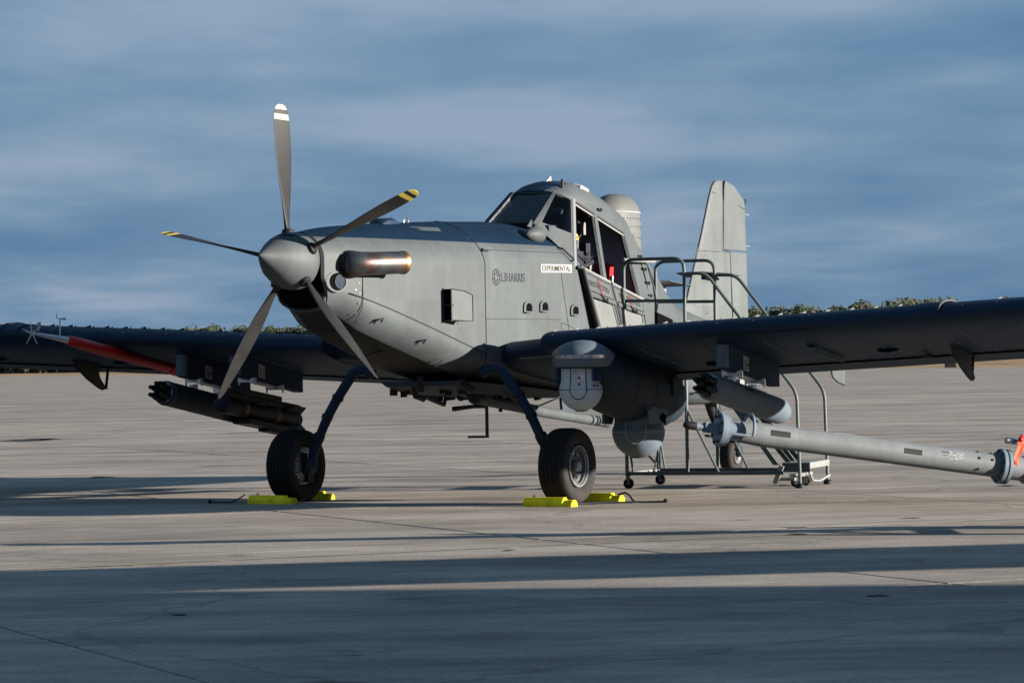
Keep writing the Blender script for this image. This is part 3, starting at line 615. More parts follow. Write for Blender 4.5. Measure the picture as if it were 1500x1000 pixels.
# --- exhaust stacks (both sides)
for s in (1, -1):
    d = V(-.93, s*.36, .028).normalized(); c = V(1.985, s*.485, 2.305); e2_ = c+d*.50
    ex = part('exhaust_pipe', MB().tube([V(2.02, s*.38, 2.30), V(2.03, s*.435, 2.302), c, c+d*.1, c+d*.3, e2_], [.125, .122, .112, .108, .106, .105], 28, caps=False), MT['exh'], air, 60)
    part('exhaust_rim', MB().tube([e2_-d*.045, e2_-d*.012, e2_, e2_], [.107, .113, .110, .096], 28, caps=False), MT['tanm'], ex, 60)
    part('exhaust_bore', MB().tube([e2_-d*.02, e2_-d*.3], [.098, .09], 24), MT['void'], ex, 60)
    part('exhaust_collar', MB().tube([V(2.02, s*.375, 2.30), V(2.03, s*.425, 2.301)], [.132, .127], 28, caps=False), MT['black'], ex, 60)
# --- deck details on top of the cowl
part('top_scoop', MB().loft([[V(x, y*ww, 2.70+zz_) for y, zz_ in ((-.11, 0), (-.10, .06*h), (-.05, .085*h), (.05, .085*h), (.10, .06*h), (.11, 0))] for x, ww, h in ((.92, .8, .35), (.85, 1, .9), (.70, 1, 1.0), (.58, .8, .6), (.50, .6, .2))], True), MT['wing'], air)
part('lifting_eye', MB().tube([V(.38+.045*cos(a), .02, 2.745+.05*sin(a)) for a in frange(0, pi, pi/10)], .007, 6), MT['steel'], air)
part('worn_patch', MB().quadstrip([on(x, 2.66, .003) for x in frange(.55, .20, .05)], [on(x, 2.70, .003) for x in frange(.62, .15, .067)]), MT['lgrey'], air, 0)
part('deck_latch', MB().box(on(-.27, 2.475, .01), (.10, .015, .018)).box(on(-.22, 2.48, .014), (.03, .02, .03)), MT['black'], air)
for X, z in ((1.62, 1.80), (.93, 1.60)):
    part('drain_mast', MB().tube([on(X+.16, z-.13, .0), on(X+.03, z-.005, .05), on(X, z, .05), on(X-.005, z-.035, .05)], [.008, .008, .010, .008], 8), MT['black'], air)
for X, z in ((.52, 1.40), (.42, 1.375)):
    part('drain_tube', MB().tube([on(X, z+.04, -.02), on(X-.01, z-.03, .03)], [.014, .009], 10), MT['steel'], air)
hn = part('grab_handle', MB().tube([on(-1.86, 2.545, 0), on(-1.87, 2.53, .05), on(-1.99, 2.42, .05), on(-2.0, 2.40, .0)], .010, 8), MT['black'], air)
# teardrop mirror/camera fairing on the deck in front of the windscreen
fq = V(-1.44, .46, 2.665)
part('teardrop_fairing', MB().lathe(fq+V(.12, 0, -.0), (-1, .05, 0), [(-.06, .012), (-.03, .038), (.03, .066), (.12, .086), (.21, .080), (.255, .045), (.27, .0)], 20), MT['lgrey'], air, 60)
part('fairing_foot', MB().loft([[V(fq.x+.10*k-.02, fq.y-.01+.02*j, fq.z-.07) for j in (-1, 1)]+[V(fq.x+.08*k-.02, fq.y+.012*j, fq.z+.0) for j in (1, -1)] for k in (-1.3, 1.0)]), MT['lgrey'], air)
part('deck_fin_antenna', MB().plate([(-1.56, .30, 2.76), (-1.66, .30, 2.755), (-1.66, .30, 2.84)], (0, .012, 0)), MT['cabin'], air)
# --- propeller
pt = radians(4.5); HB_ = V(2.45, 0, 2.339); ax = V(cos(pt), 0, sin(pt)); up2 = V(-sin(pt), 0, cos(pt)); lf = V(0, 1, 0)
prop = part('propeller', MB().lathe(HB_-ax*.20, ax, [(0, .10), (.1, .10), (.2, .08)], 20), MT['black'], air)
spin = part('spinner', MB().lathe(HB_-ax*.105, ax, [(-.012, .245), (0, .262), (.05, .267), (.10, .264), (.18, .248), (.26, .220), (.35, .173), (.44, .118), (.52, .068), (.575, .032), (.60, .013), (.607, .002)], 56), MT['paint'], prop, 60)
part('spinner_backplate', MB().lathe(HB_-ax*.128, ax, [(0, .258), (.012, .258)], 48), MT['black'], spin)
ph = -.098; R = 1.46
def blade_mesh(k):
    th = ph+k*2*pi/5; d = lf*sin(th)+up2*cos(th); tang = ax.cross(d).normalized()   # span dir, tangential dir
    stn = [(.14, .040, .040, 92), (.22, .043, .043, 92), (.30, .060, .040, 94), (.42, .105, .032, 95), (.58, .170, .024, 94), (.75, .215, .019, 91), (.95, .235, .015, 87), (1.12, .228, .0125, 83), (1.26, .205, .010, 79.5), (1.36, .180, .008, 77), (1.41, .155, .007, 76), (1.445, .110, .006, 75), (1.46, .045, .004, 75)]
    mb = MB(); rings = []; NS = 22
    def at(r):
        for i in range(len(stn)-1):
            if stn[i][0] <= r <= stn[i+1][0]:
                t_ = (r-stn[i][0])/(stn[i+1][0]-stn[i][0]); return [lerp(stn[i][q], stn[i+1][q], t_) for q in (1, 2, 3)]
        return stn[-1][1:]
    rs = sorted(set([.14, .18, .22, .26, .30, .36, .42, .5, .58, .66, .75, .85, .95, 1.04, 1.12, 1.2, 1.26, 1.315, 1.368, 1.412, 1.43, 1.445, 1.455, 1.46]))
    for r in rs:
        c, th_, pit = at(r); a = radians(pit); ch = (ax*sin(a)+tang*cos(a)); nn_ = ch.cross(d); rg = []
        for q in range(NS):
            b_ = 2*pi*q/NS; rg.append(HB_+d*r+ch*(c*.5*cos(b_))+nn_*(th_*sin(b_)*(1 if r < .3 else (.8 if sin(b_) > 0 else .3))))
        rings.append(rg)
    for i in range(len(rings)-1):
        rm = (rs[i]+rs[i+1])/2; mb.cur = 1 if (1.315 < rm < 1.368 or rm > 1.412) else 0
        mb.loft(rings[i:i+2], caps=(i == 0, i == len(rings)-2))
    # weld duplicate rings
    return mb
for k in range(5):
    bl = part('propeller_blade', blade_mesh(k), [MT['blade'], MT[('cream', 'yellow', 'blade', 'blade', 'yellow')[k]]], prop, 0)
    import bmesh
    bm = bmesh.new(); bm.from_mesh(bl.data); bmesh.ops.remove_doubles(bm, verts=bm.verts, dist=.0003); bmesh.ops.recalc_face_normals(bm, faces=bm.faces); bm.to_mesh(bl.data); bm.free(); bl.data.shade_smooth()
    th = ph+k*2*pi/5; d = lf*sin(th)+up2*cos(th)
    part('blade_cuff', MB().lathe(HB_+d*.20, d, [(0, .060), (.06, .060), (.085, .052), (.09, .045)], 20), MT['black'], prop)
# --- canopy
A_, B_, C_, D_ = V(-1.72, .28, 2.785), V(-2.265, .237, 3.14), V(-2.10, .572, 2.37), V(-2.48, .375, 3.065)
def mY(p): return V(p.x, -p.y, p.z)
def frame_strip(P, w_, dirs, th): pass
# windscreen: centre pane with dark surround
def bar(a, b, w_, t_, side, name, m, par):
    """flat bar from a to b; side = direction of its width"""
    d = (b-a).normalized(); sd_ = (side-d*side.dot(d)).normalized(); nn_ = d.cross(sd_)
    mb = MB(); mb.loft([[p+sd_*w_*i+nn_*t_*j for i, j in ((-.5, -.5), (.5, -.5), (.5, .5), (-.5, .5))] for p in (a, b)]); return part(name, mb, m, par)
wsn = (B_-A_).cross(V(0, 1, 0)).normalized(); wsn = wsn if wsn.x > 0 else -wsn
wsf = part('windscreen_frame', MB().plate([A_+wsn*.002, mY(A_)+wsn*.002, mY(A_).lerp(mY(B_), .07)+wsn*.002, A_.lerp(B_, .07)+wsn*.002], wsn*.02), MT['seal'], air)
bar(mY(A_), mY(B_), .05, .05, V(0, 1, 0), 'windscreen_post', MT['wing'], air)
bar(mY(A_)+V(0, .035, .01), mY(B_)+V(0, .03, .01), .012, .045, V(0, 1, 0), 'post_trim', MT['steel'], air)
part('windscreen_pane', MB().plate([A_.lerp(B_, .05), mY(A_).lerp(mY(B_), .05), mY(B_), B_], -wsn*.012), MT['glass'], air, 0)
bar(A_+V(-.02, .0, .0), B_+V(-.02, 0, 0), .015, .03, V(0, 1, 0), 'windscreen_seal', MT['seal'], air)
# quarter panels with window
def qpatch(s_, t_, mir, off=0.0):
    a = A_.lerp(C_, s_); b = B_.lerp(D_, s_); p = a.lerp(b, t_)
    bul = 4*s_*(1-s_)*.045; o = V(.55, .83, .25).normalized(); p = p+o*(bul+off); p.z += -.10*(4*s_*(1-s_))*(1-t_)*.0
    return mY(p) if mir else p
for mir in (False, True):
    outer = [(0, 0), (1, 0), (1, 1), (0, 1)]; inn = [(.13, .19), (.93, .44), (.93, .955), (.13, .96)]
    mb = MB()
    for q in range(4):
        o0, o1, i0, i1 = outer[q], outer[(q+1) % 4], inn[q], inn[(q+1) % 4]; NS = 10
        rows = [[qpatch(lerp(lerp(o0[0], o1[0], k/NS), lerp(i0[0], i1[0], k/NS), v_), lerp(lerp(o0[1], o1[1], k/NS), lerp(i0[1], i1[1], k/NS), v_), mir, .004) for k in range(NS+1)] for v_ in (0, .5, 1)]
        mb.quadstrip(rows[0], rows[1]); mb.quadstrip(rows[1], rows[2])
        ins_ = [qpatch(lerp(i0[0], i1[0], k/NS), lerp(i0[1], i1[1], k/NS), mir, -.02) for k in range(NS+1)]
        mb.quadstrip(rows[2], ins_)
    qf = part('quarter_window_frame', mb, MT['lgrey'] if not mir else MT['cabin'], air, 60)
    mb = MB(); G = [[qpatch(lerp(lerp(inn[0][0], inn[1][0], i/8), lerp(inn[3][0], inn[2][0], i/8), j/8), lerp(lerp(inn[0][1], inn[1][1], i/8), lerp(inn[3][1], inn[2][1], i/8), j/8), mir, -.008) for i in range(9)] for j in range(9)]
    for j in range(8): mb.quadstrip(G[j], G[j+1])
    part('quarter_window', mb, MT['glass'], qf, 60)
    if not mir:
        rq = MB()
        for k in range(14):
            for s_ in (.035, .085):
                p = qpatch(s_, .06+.9*k/13, mir, .006); rq.lathe(p, (.6, .8, .2), [(-.002, .006), (.002, .005)], 6)
        for k in range(9):
            p = qpatch(.1+.85*k/8, .05, mir, .006); rq.lathe(p, (.6, .8, .2), [(-.002, .005), (.002, .004)], 6)
        part('frame_rivets', rq, MT['rivetd'], qf, kind='stuff')
# roof
RO = [(-2.262, .240, 3.138, 3.165, 2.3), (-2.36, .305, 3.105, 3.215, 2.3), (-2.48, .375, 3.065, 3.258, 2.4), (-2.60, .378, 3.03, 3.282, 2.4), (-2.75, .378, 2.99, 3.292, 2.4), (-2.95, .376, 2.937, 3.285, 2.3), (-3.2, .372, 2.868, 3.245, 2.2), (-3.5, .366, 2.785, 3.17, 2.1), (-3.75, .362, 2.717, 3.085, 2.0), (-3.87, .358, 2.685, 3.04, 2.0)]
rings = []
for X, w_, ze, zc, n_ in RO:
    rg = []
    for k in range(33):
        y = -w_+2*w_*k/32; y = math.copysign(w_*sin(abs(y)/w_*pi/2), y); rg.append(V(X, y, ze+(zc-ze)*max(0, 1-abs(y/w_)**n_)**(1/1.9)))
    rings.append(rg+[V(p.x, p.y*.93, min(p.z, 9)-.035) for p in reversed(rg)])
roof = part('canopy_roof', MB().loft(rings), MT['grey'], air, 50)
part('roof_front_shade', MB().loft([[V(X+.004, y*w_, ze+(zc-ze)*max(0, 1-abs(y)**n_)**(1/1.9)+.004) for y in frange(-1, .62, .09)]+[V(X+.004, y*w_*.98, ze+(zc-ze)*max(0, 1-abs(y)**n_)**(1/1.9)-.01) for y in frange(.62, -1, .09)] for X, w_, ze, zc, n_ in RO[:4]]), MT['wing'], roof, 50)  # dark sheet laid on to stand for the unlit front of the roof
part('blade_antenna', MB().plate([(-2.50, .0, 3.25), (-2.68, .0, 3.27), (-2.66, .0, 3.345)], (0, .014, 0)), MT['white'], roof)
part('whip_stub', MB().tube([(-2.44, .26, 3.17), (-2.47, .25, 3.285)], .016, 10), MT['black'], roof)
part('gps_puck', MB().loft([[V(x, y, z) for x, y, z in ((-2.86+dx, .18, 3.238+dz), (-2.86+dx, .26, 3.212+dz), (-3.06-dx, .26, 3.18+dz), (-3.06-dx, .18, 3.205+dz))] for dx, dz in ((0, -.02), (0, .015), (-.03, .03))]), MT['white'], roof)
for X, z in ((-3.06, 2.985), (-3.86, 2.80), (-3.86, 2.65), (-3.86, 2.50), (-3.86, 2.36), (-3.86, 2.21), (-3.86, 2.07)):
    y = (surfY(X, z) if X < -3.85 else .374); part('hinge_latch', MB().box((X, y+.008, z), (.075, .02, .022)).box((X-.02, y+.016, z-.005), (.03, .02, .034)), MT['black'], air)
# pillars and window frames, both sides
def sidept(X, z):
    """side plane of the cabin between sill (outer) and roof edge (inner)"""
    t_ = (z-sill(X))/(lerp(3.07, 2.70, (-2.48-X)/1.37)-sill(X)); return V(X, lerp(.575, .372, t_), z)
MIDT, MIDB = sidept(-2.965, 2.93), sidept(-2.78, 2.23)
for s in (1, -1):
    f_ = (lambda p: p) if s == 1 else mY
    P = [f_(p) for p in (C_+V(.01, 0, -.02), D_+V(.02, 0, .01))]
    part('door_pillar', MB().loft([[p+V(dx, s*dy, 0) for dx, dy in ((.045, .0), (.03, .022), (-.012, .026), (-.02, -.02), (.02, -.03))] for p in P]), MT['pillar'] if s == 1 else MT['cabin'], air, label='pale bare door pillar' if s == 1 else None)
    a, b = f_(MIDB), f_(MIDT)
    md = part('centre_pillar', MB().loft([[p+V(dx, s*dy, 0) for dx, dy in ((.035, -.02), (.035, .008), (-.035, .008), (-.035, -.02))] for p in (a, b)]), MT['grey'], air)
    part('pillar_seal', MB().loft([[p+V(dx, s*dy, 0) for dx, dy in ((.085, -.02), (.085, .003), (.038, .003), (.038, -.02))] for p in (a, b)]), MT['seal'], md)
    part('pillar_trim', MB().loft([[p+V(dx, s*dy, 0) for dx, dy in ((.066, .002), (.066, .007), (.058, .007), (.058, .002))] for p in (a, b)]), MT['steel'], md)
    rT, rB = sidept(-3.66, 2.745), sidept(-3.63, 2.03); a, b = f_(rB), f_(rT)
    rp_ = part('rear_door_post', MB().loft([[p+V(dx, s*dy, 0) for dx, dy in ((.02, -.02), (.02, .006), (-.22, .006-.0), (-.22, -.02))] for p in (a, b)]), MT['grey'], air)
    part('post_seal', MB().loft([[p+V(dx, s*dy, 0) for dx, dy in ((.085, -.02), (.085, .003), (.022, .003), (.022, -.02))] for p in (a, b)]), MT['seal'], rp_)
    part('post_trim', MB().loft([[p+V(dx, s*dy, 0) for dx, dy in ((.060, .002), (.060, .007), (.052, .007), (.052, .002))] for p in (a, b)]), MT['steel'], rp_)
    for xa, xb in ((-2.49, -2.93), (-3.0, -3.63)):
        za, zb2 = lerp(3.06, 2.70, (-2.48-xa)/1.37), lerp(3.06, 2.70, (-2.48-xb)/1.37)
        q0, q1 = f_(V(xa, .374, za-.03)), f_(V(xb, .374, zb2-.03))
        hd_ = part('window_header', MB().loft([[p+V(0, s*dy, dz) for dy, dz in ((-.02, .03), (.004, .03), (.006, -.02), (-.02, -.02))] for p in (q0, q1)]), MT['seal'], air)
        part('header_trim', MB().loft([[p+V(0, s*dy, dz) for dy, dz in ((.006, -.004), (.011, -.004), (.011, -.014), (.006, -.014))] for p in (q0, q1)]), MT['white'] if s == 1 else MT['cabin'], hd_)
    if s == -1:
        for (xa, xb) in ((-2.2, -2.85), (-2.85, -3.63)):
            P = [mY(sidept(xa, sill(xa))), mY(sidept(xb, sill(xb))), mY(sidept(xb-.1 if xb > -3 else xb, lerp(3.06, 2.70, (-2.48-xb)/1.37)-.03)), mY(sidept(xa-.25 if xa > -2.5 else xa-.12, lerp(3.06, 2.70, (-2.48-(xa-.25))/1.37)-.03))]
            part('far_door_window', MB().plate(P, (0, .01, 0)), MT['glass'], air, 0)
# --- cockpit furniture
seat = part('front_seat', MB().box((-3.02, .05, 2.25), (.10, .42, .75)).box((-2.80, .05, 1.95), (.42, .44, .12)), MT['cloth'], air)
part('headrest', MB().sphere((-2.99, .10, 2.80), .125, 16, 10, .75, .95, 1.1), MT['cabin'], seat)
part('harness', MB().tube([(-2.95, .17, 2.72), (-2.90, .18, 2.45), (-2.82, .12, 2.2)], .018, 6).tube([(-2.95, .02, 2.72), (-2.90, .02, 2.45), (-2.82, .08, 2.2)], .018, 6), MT['rivetd'], seat)
part('headrest_pad', MB().box((-2.96, .235, 2.78), (.05, .035, .13)), MT['khaki'], seat)
part('side_console', MB().box((-2.60, .40, 2.20), (.55, .16, .10)).box((-2.44, .33, 2.42), (.16, .26, .20)).box((-2.40, .30, 2.62), (.12, .2, .12)), MT['cloth'], air)
part('yellow_knob', MB().sphere((-2.47, .40, 2.69), .02, 10, 6).sphere((-2.50, .40, 2.655), .016, 10, 6).sphere((-2.45, .41, 2.65), .014, 10, 6), mat('yellow_plastic', (.55, .38, .05), .5), air)
part('cable_loom', MB().tube([(-2.42, .42, 2.55), (-2.52, .45, 2.47), (-2.62, .44, 2.45), (-2.72, .42, 2.50)], .02, 8).tube([(-2.32, .45, 2.42), (-2.50, .47, 2.36), (-2.68, .46, 2.40), (-2.80, .44, 2.44)], .024, 8).tube([(-2.35, .46, 2.50), (-2.55, .48, 2.41), (-2.72, .46, 2.47)], .008, 6), MT['cloth'], air)
part('map_case', MB().box((-2.72, .44, 2.34), (.10, .03, .17)), MT['khaki'], air)
part('seat_cushion', MB().box((-2.74, .22, 2.16), (.34, .4, .10)), MT['redseat'], seat)
part('instrument_panel', MB().box((-1.95, 0, 2.62), (.16, .8, .32)), MT['cabin'], air)
part('glare_shield', MB().box((-1.86, 0, 2.78), (.26, .62, .025)), MT['black'], air)
part('head_up_bar', MB().tube([(-2.35, -.30, 3.02), (-2.38, .05, 2.98), (-2.38, .28, 2.95)], .035, 10), MT['cabin'], air)
rs_ = part('rear_seat', MB().box((-3.40, .16, 2.16), (.09, .34, .50), Matrix.Rotation(radians(-9), 3, 'Y')).box((-3.22, .16, 1.90), (.34, .40, .10)), MT['redseat'], air)
part('seat_belt', MB().box((-3.34, .36, 2.08), (.03, .03, .40), Matrix.Rotation(radians(-8), 3, 'Y')).box((-3.22, .42, 2.02), (.05, .03, .2), Matrix.Rotation(radians(12), 3, 'Y')), MT['wlabel'], rs_)
part('control_column', MB().tube([(-3.15, .2, 1.6), (-3.10, .22, 2.2)], .018, 8).sphere((-3.10, .22, 2.23), .04, 10, 8), MT['black'], air)
# --- the two doors folded down over the flank
def door(xt0, xt1, xb0, xb1, first):
    T0, T1 = V(xt0, .605, sill(xt0)-.02), V(xt1, .605, sill(xt1)-.02); B0, B1 = V(xb0, .665, 1.52), V(xb1, .665, 1.52)
    def P(s_, t_, off=0.0): p = T0.lerp(T1, s_).lerp(B0.lerp(B1, s_), t_); return p+V(0, off, 0)
    st_ = .30
    mb = MB().plate([P(.03, 0), P(1, 0), P(1, st_), P(.03, st_)], (0, .022, 0))
    dr = part('cockpit_door', mb, MT['lgrey'], air)
    part('door_top_rail', MB().tube([P(0, .0, .02), P(1, .0, .02)], .016, 8), MT['tread'], dr)
    part('door_lower_rail', MB().plate([P(.03, st_, .004), P(1, st_, .004), P(1, st_+.06, .004), P(.03, st_+.06, .004)], (0, .028, 0)), MT['lgrey'], dr)
    hb = MB()
    for k in range(12): hb.lathe(P(.08+.86*k/11, st_+.035, .033), (0, 1, 0), [(0, .007), (.003, .006)], 6)
    part('door_screws', hb, MT['rivetd'], dr, kind='stuff')
    part('door_groove', MB().tube([P(.05, .045, .024), P(.96, .045, .024)], .004, 5).tube([P(.05, st_-.02, .024), P(.96, st_-.02, .024)], .005, 5), MT['seal'], dr)
    part('door_front_seal', MB().plate([P(-.01, .02, .0), P(.085, .02, .0), P(.075, 1, .0), P(-.02, 1, .0)], (0, .02, 0)).plate([P(.12, st_, 0), P(.16, st_, 0), P(.15, 1, 0), P(.11, 1, 0)], (0, .02, 0)), MT['seal'], dr)
    part('door_rear_seal', MB().plate([P(.93, st_+.08, .0), P(.965, st_+.08, .0), P(.97, 1, .0), P(.935, 1, .0)], (0, .02, 0)), MT['seal'], dr)
    part('door_frame', MB().plate([P(.075, .02, -.002), P(.12, .02, -.002), P(.11, 1, -.002), P(.07, 1, -.002)], (0, .02, 0)).plate([P(.965, 0, .001), P(1.0, 0, .001), P(1.0, 1, .001), P(.97, 1, .001)], (0, .024, 0)).plate([P(.87, st_+.07, .001), P(.93, st_+.07, .001), P(.935, 1, .001), P(.875, 1, .001)], (0, .02, 0)), MT['grey'], dr)
    part('door_pane', MB().plate([P(.16, st_+.08, .006), P(.87, st_+.08, .006), P(.875, 1, .006), P(.15, 1, .006)], (0, .008, 0)), MT['film'], dr, 0)
    part('door_latch', MB().tube([P(.48, st_-.02, .03), P(.52, st_+.05, .045), P(.62, st_+.05, .045), P(.66, st_+.02, .03)], .014, 8), MT['black'], dr)
    vs, fs, wd = text_mb('RESTRICTED', .070, .022); kx = (.70*(T0-T1).length)/wd
    L_ = (T1-T0).length; Hh = (B0-T0).length
    part('door_lettering', MB().add([P(.16+u*kx/L_, .205-v/Hh, .0245) for u, v in vs], fs), MT['blackink'], dr, 0)
    part('warning_strip', MB().plate([P(.505, .06, .0255), P(.520, .06, .0255), P(.520, .24, .0255), P(.505, .24, .0255)], (0, .002, 0)).plate([P(.545, .07, .0255), P(.551, .07, .0255), P(.553, .26, .0255), P(.547, .26, .0255)], (0, .002, 0)).plate([P(.50, .255, .0255), P(.57, .255, .0255), P(.57, .28, .0255), P(.50, .28, .0255)], (0, .002, 0)), MT['redink'], dr)
    return dr
door(-2.13, -2.80, -2.50, -3.03, True); door(-2.84, -3.58, -3.06, -3.60, False)
part('door_stay', MB().tube([V(-2.10, .60, 2.34), V(-2.16, .64, 2.33), V(-2.50, .68, 1.55)], .022, 8), MT['seal'], air)
part('step_opening', MB().quadstrip([on(x, lerp(1.89, 1.80, (-4.03-x)/.55), .004) for x in frange(-4.0, -4.55, .09)], [on(x, 1.62, .004) for x in frange(-4.0, -4.55, .09)]), MT['void'], air, 0)
# --- radome behind the canopy, T antenna, fin, tailplane
part('radome', MB().loft([[V(-4.20+r_*.92*cos(a), .236*r_/.43*sin(a), z) for a in [2*pi*k/36 for k in range(36)]] for z, r_ in ((1.95, .43), (2.5, .43), (2.90, .43), (3.0, .42), (3.08, .385), (3.14, .32), (3.18, .23), (3.205, .12), (3.21, .02))]), MT['dome'], air, 60)
part('radome_band', MB().tube([V(-4.20+.39*cos(a), .234*sin(a), 3.0) for a in frange(0, 2*pi, pi/18)], .008, 6), MT['white'], air)
rr = MB()
for z in (2.72, 2.84, 2.93):
    for k in range(22):
        a = pi*k/21; rr.lathe(V(-4.20+.396*cos(a), .236*sin(a), z), V(cos(a)*.5, sin(a), 0), [(-.001, .009), (.003, .007)], 6)
part('radome_screws', rr, MT['rivetd'], air, kind='stuff')
ta = part('t_antenna', MB().plate([(-5.05, -.02, 1.93), (-5.43, -.02, 1.90), (-5.40, -.02, 2.225), (-5.09, -.02, 2.235)], (0, .04, 0)), MT['white'], air)
part('antenna_plate', MB().loft([[V(x, y, z) for x, y, z in ((-4.86, 0, 2.255), (-5.05, -.25, 2.245), (-5.60, -.26, 2.20), (-5.62, 0, 2.21), (-5.60, .26, 2.20), (-5.05, .25, 2.245))], [V(x, y, z) for x, y, z in ((-4.88, 0, 2.275), (-5.06, -.245, 2.257), (-5.59, -.255, 2.212), (-5.61, 0, 2.235), (-5.59, .255, 2.212), (-5.06, .245, 2.257))]]), MT['lgrey'], ta)
def fin_sec(P, th):    # P: (xle, xte, z): rounded nose, then a nearly flat-sided slab to the hinge
    rg = []
    for xle, xte, z in P:
        c = xle-xte; half = [(.45*c*(1-cos(pi/2*k/9)), .034*min(1, c/.4)*sin(pi/2*k/9)) for k in range(10)]+[(c*.75, .034*min(1, c/.4)), (c, .031*min(1, c/.4))]
        rg.append([V(xle-x, y, z) for x, y in half]+[V(xle-x, -y, z) for x, y in half[:0:-1]])
    return rg
part('fin', MB().loft(fin_sec([(-5.86, -7.19, 1.66), (-5.98, -7.16, 2.05), (-6.29, -7.145, 2.625)], .055)).loft(fin_sec([(-6.292, -6.945, 2.63), (-6.40, -6.948, 2.80), (-6.64, -6.975, 3.27), (-6.72, -6.985, 3.40), (-6.80, -7.0, 3.455), (-6.90, -7.02, 3.478)], .055)), MT['fin'], air, 60)
part('fin_boot', MB().tube([V(-5.865, 0, 1.80), V(-5.985, 0, 2.05), V(-6.405, 0, 2.80), V(-6.645, 0, 3.27), V(-6.725, 0, 3.40), V(-6.80, 0, 3.458)], .012, 8), MT['seal'], air)
def rud(P):
    rg = []
    for xle, xte, z in P: rg.append([V(xle, .030, z), V(lerp(xle, xte, .5), .022, z), V(xte, .006, z), V(xte, -.006, z), V(lerp(xle, xte, .5), -.022, z), V(xle, -.030, z)])
    return rg
rdd = part('rudder', MB().loft(rud([(-7.215, -7.70, 1.60), (-7.16, -7.68, 2.40), (-7.15, -7.67, 2.63)])).loft(rud([(-6.955, -7.67, 2.66), (-6.985, -7.645, 3.22), (-7.0, -7.62, 3.27), (-7.03, -7.35, 3.425), (-7.06, -7.12, 3.478)])), MT['fin'], air, 30)
part('rudder_gap', MB().plate([(-6.93, .034, 2.665), (-7.15, .030, 2.635), (-7.15, .030, 2.62), (-6.93, .034, 2.645)], (0, .001, 0)).tube([V(-7.155, .030, 2.63), V(-7.215, .030, 1.7)], .004, 5).tube([V(-6.95, .033, 2.66), V(-7.02, .028, 3.47)], .0045, 5).tube([V(-6.70, .026, 3.33), V(-7.63, .012, 3.16)], .003, 5), MT['seam'], rdd)
part('tail_lamp', MB().sphere((-7.66, 0, 3.25), .03, 10, 8), MT['lens'], rdd)
for z in (3.10, 2.72): part('static_wick', MB().tube([(-7.66, 0, z), (-7.78, 0, z-.005)], .004, 5), MT['white'], rdd)
fv = part('fin_vane', MB().plate([(-6.35, -.30, 2.37), (-6.70, -.33, 2.33), (-6.72, .36, 2.33), (-6.50, .36, 2.345), (-6.30, .04, 2.375)], (0, 0, .012)), MT['lgrey'], air)
part('vane_bracket', MB().box((-6.50, .07, 2.325), (.30, .04, .05)).box((-6.62, .09, 2.30), (.05, .05, .03)), MT['black'], fv)
fr_ = MB()
for k in range(30):
    a = 2*pi*k/30; fr_.lathe(V(-6.42+.14*cos(a), .055, 2.42+.16*sin(a)), (0, 1, 0), [(0, .004), (.003, .003)], 6)
for k in range(16):
    a = 2*pi*k/16; fr_.lathe(V(-6.42+.045*cos(a), .060, 1.98+.09*sin(a)), (0, 1, 0), [(0, .005), (.003, .004)], 6)
part('fin_rivets', fr_, MT['rivetd'], air, kind='stuff')
for s in (1, -1):
    rg = []
    for y, c, xl, z in ((.10, 1.05, -6.25, 1.62), (1.2, .92, -6.35, 1.60), (2.0, .80, -6.45, 1.585)):
        rg.append([V(xl-c*.5*(1-cos(b_)), s*y, z+.05*c*sin(b_)-(c*.5*(1-cos(b_)))*.19) for b_ in [2*pi*k/20 for k in range(20)]])
    part('tailplane', MB().loft(rg), MT['grey'], air, 60)
    fn = part('finlet', MB().plate([(-6.50, s*1.50, 1.75), (-6.62, s*1.50, 1.28), (-6.70, s*1.50, 1.13), (-6.85, s*1.50, 1.07), (-7.05, s*1.50, 1.035), (-7.06, s*1.50, 1.75)], (0, s*.02, 0)), MT['grey'], air)
    part('finlet_boot', MB().tube([(-6.50, s*1.51, 1.75), (-6.62, s*1.51, 1.28), (-6.70, s*1.51, 1.13), (-6.85, s*1.51, 1.07), (-7.05, s*1.51, 1.035)], .011, 6), MT['seal'], fn)
    part('tail_strut', MB().tube([(-6.4, s*.2, 1.0), (-6.7, s*1.2, 1.5)], .02, 8), MT['grey'], air)
# --- wings
PW = radians(11.8)
def airfoil(n=26, tk=.145):
    up, lo = [], []
    for k in range(n+1):
        x = .5*(1-cos(pi*k/n)); yt = tk/.2*(.2969*sqrt(x)-.126*x-.3516*x*x+.2843*x**3-.1036*x**4)
        p, m_ = .4, .035; yc = m_/p**2*(2*p*x-x*x) if x < p else m_/(1-p)**2*((1-2*p)+2*p*x-x*x); up.append((x, yc+yt)); lo.append((x, yc-yt))
    return up+lo[-2:0:-1]
AFO = airfoil()
XLE = -.05
def wing_pt(x, y, Y, c=2.07, dz=0.0, s=1):
    zle = 1.500+.0458*abs(Y)+(.012 if s < 0 else -.006)*min(1, abs(Y)/3)
    return V(XLE-x*c*cos(PW)+y*c*sin(PW), Y, zle-x*c*sin(PW)+y*c*cos(PW)+dz)
def wing_z(X, Y, low=True, s=1):
    x = (XLE-X)/(2.07*cos(PW)); x = min(max(x, .001), .999)
    best = None
    pts = AFO[27:] if low else AFO[:27]
    q = min(pts, key=lambda a: abs(a[0]-x)); return wing_pt(q[0], q[1], Y, s=s).z
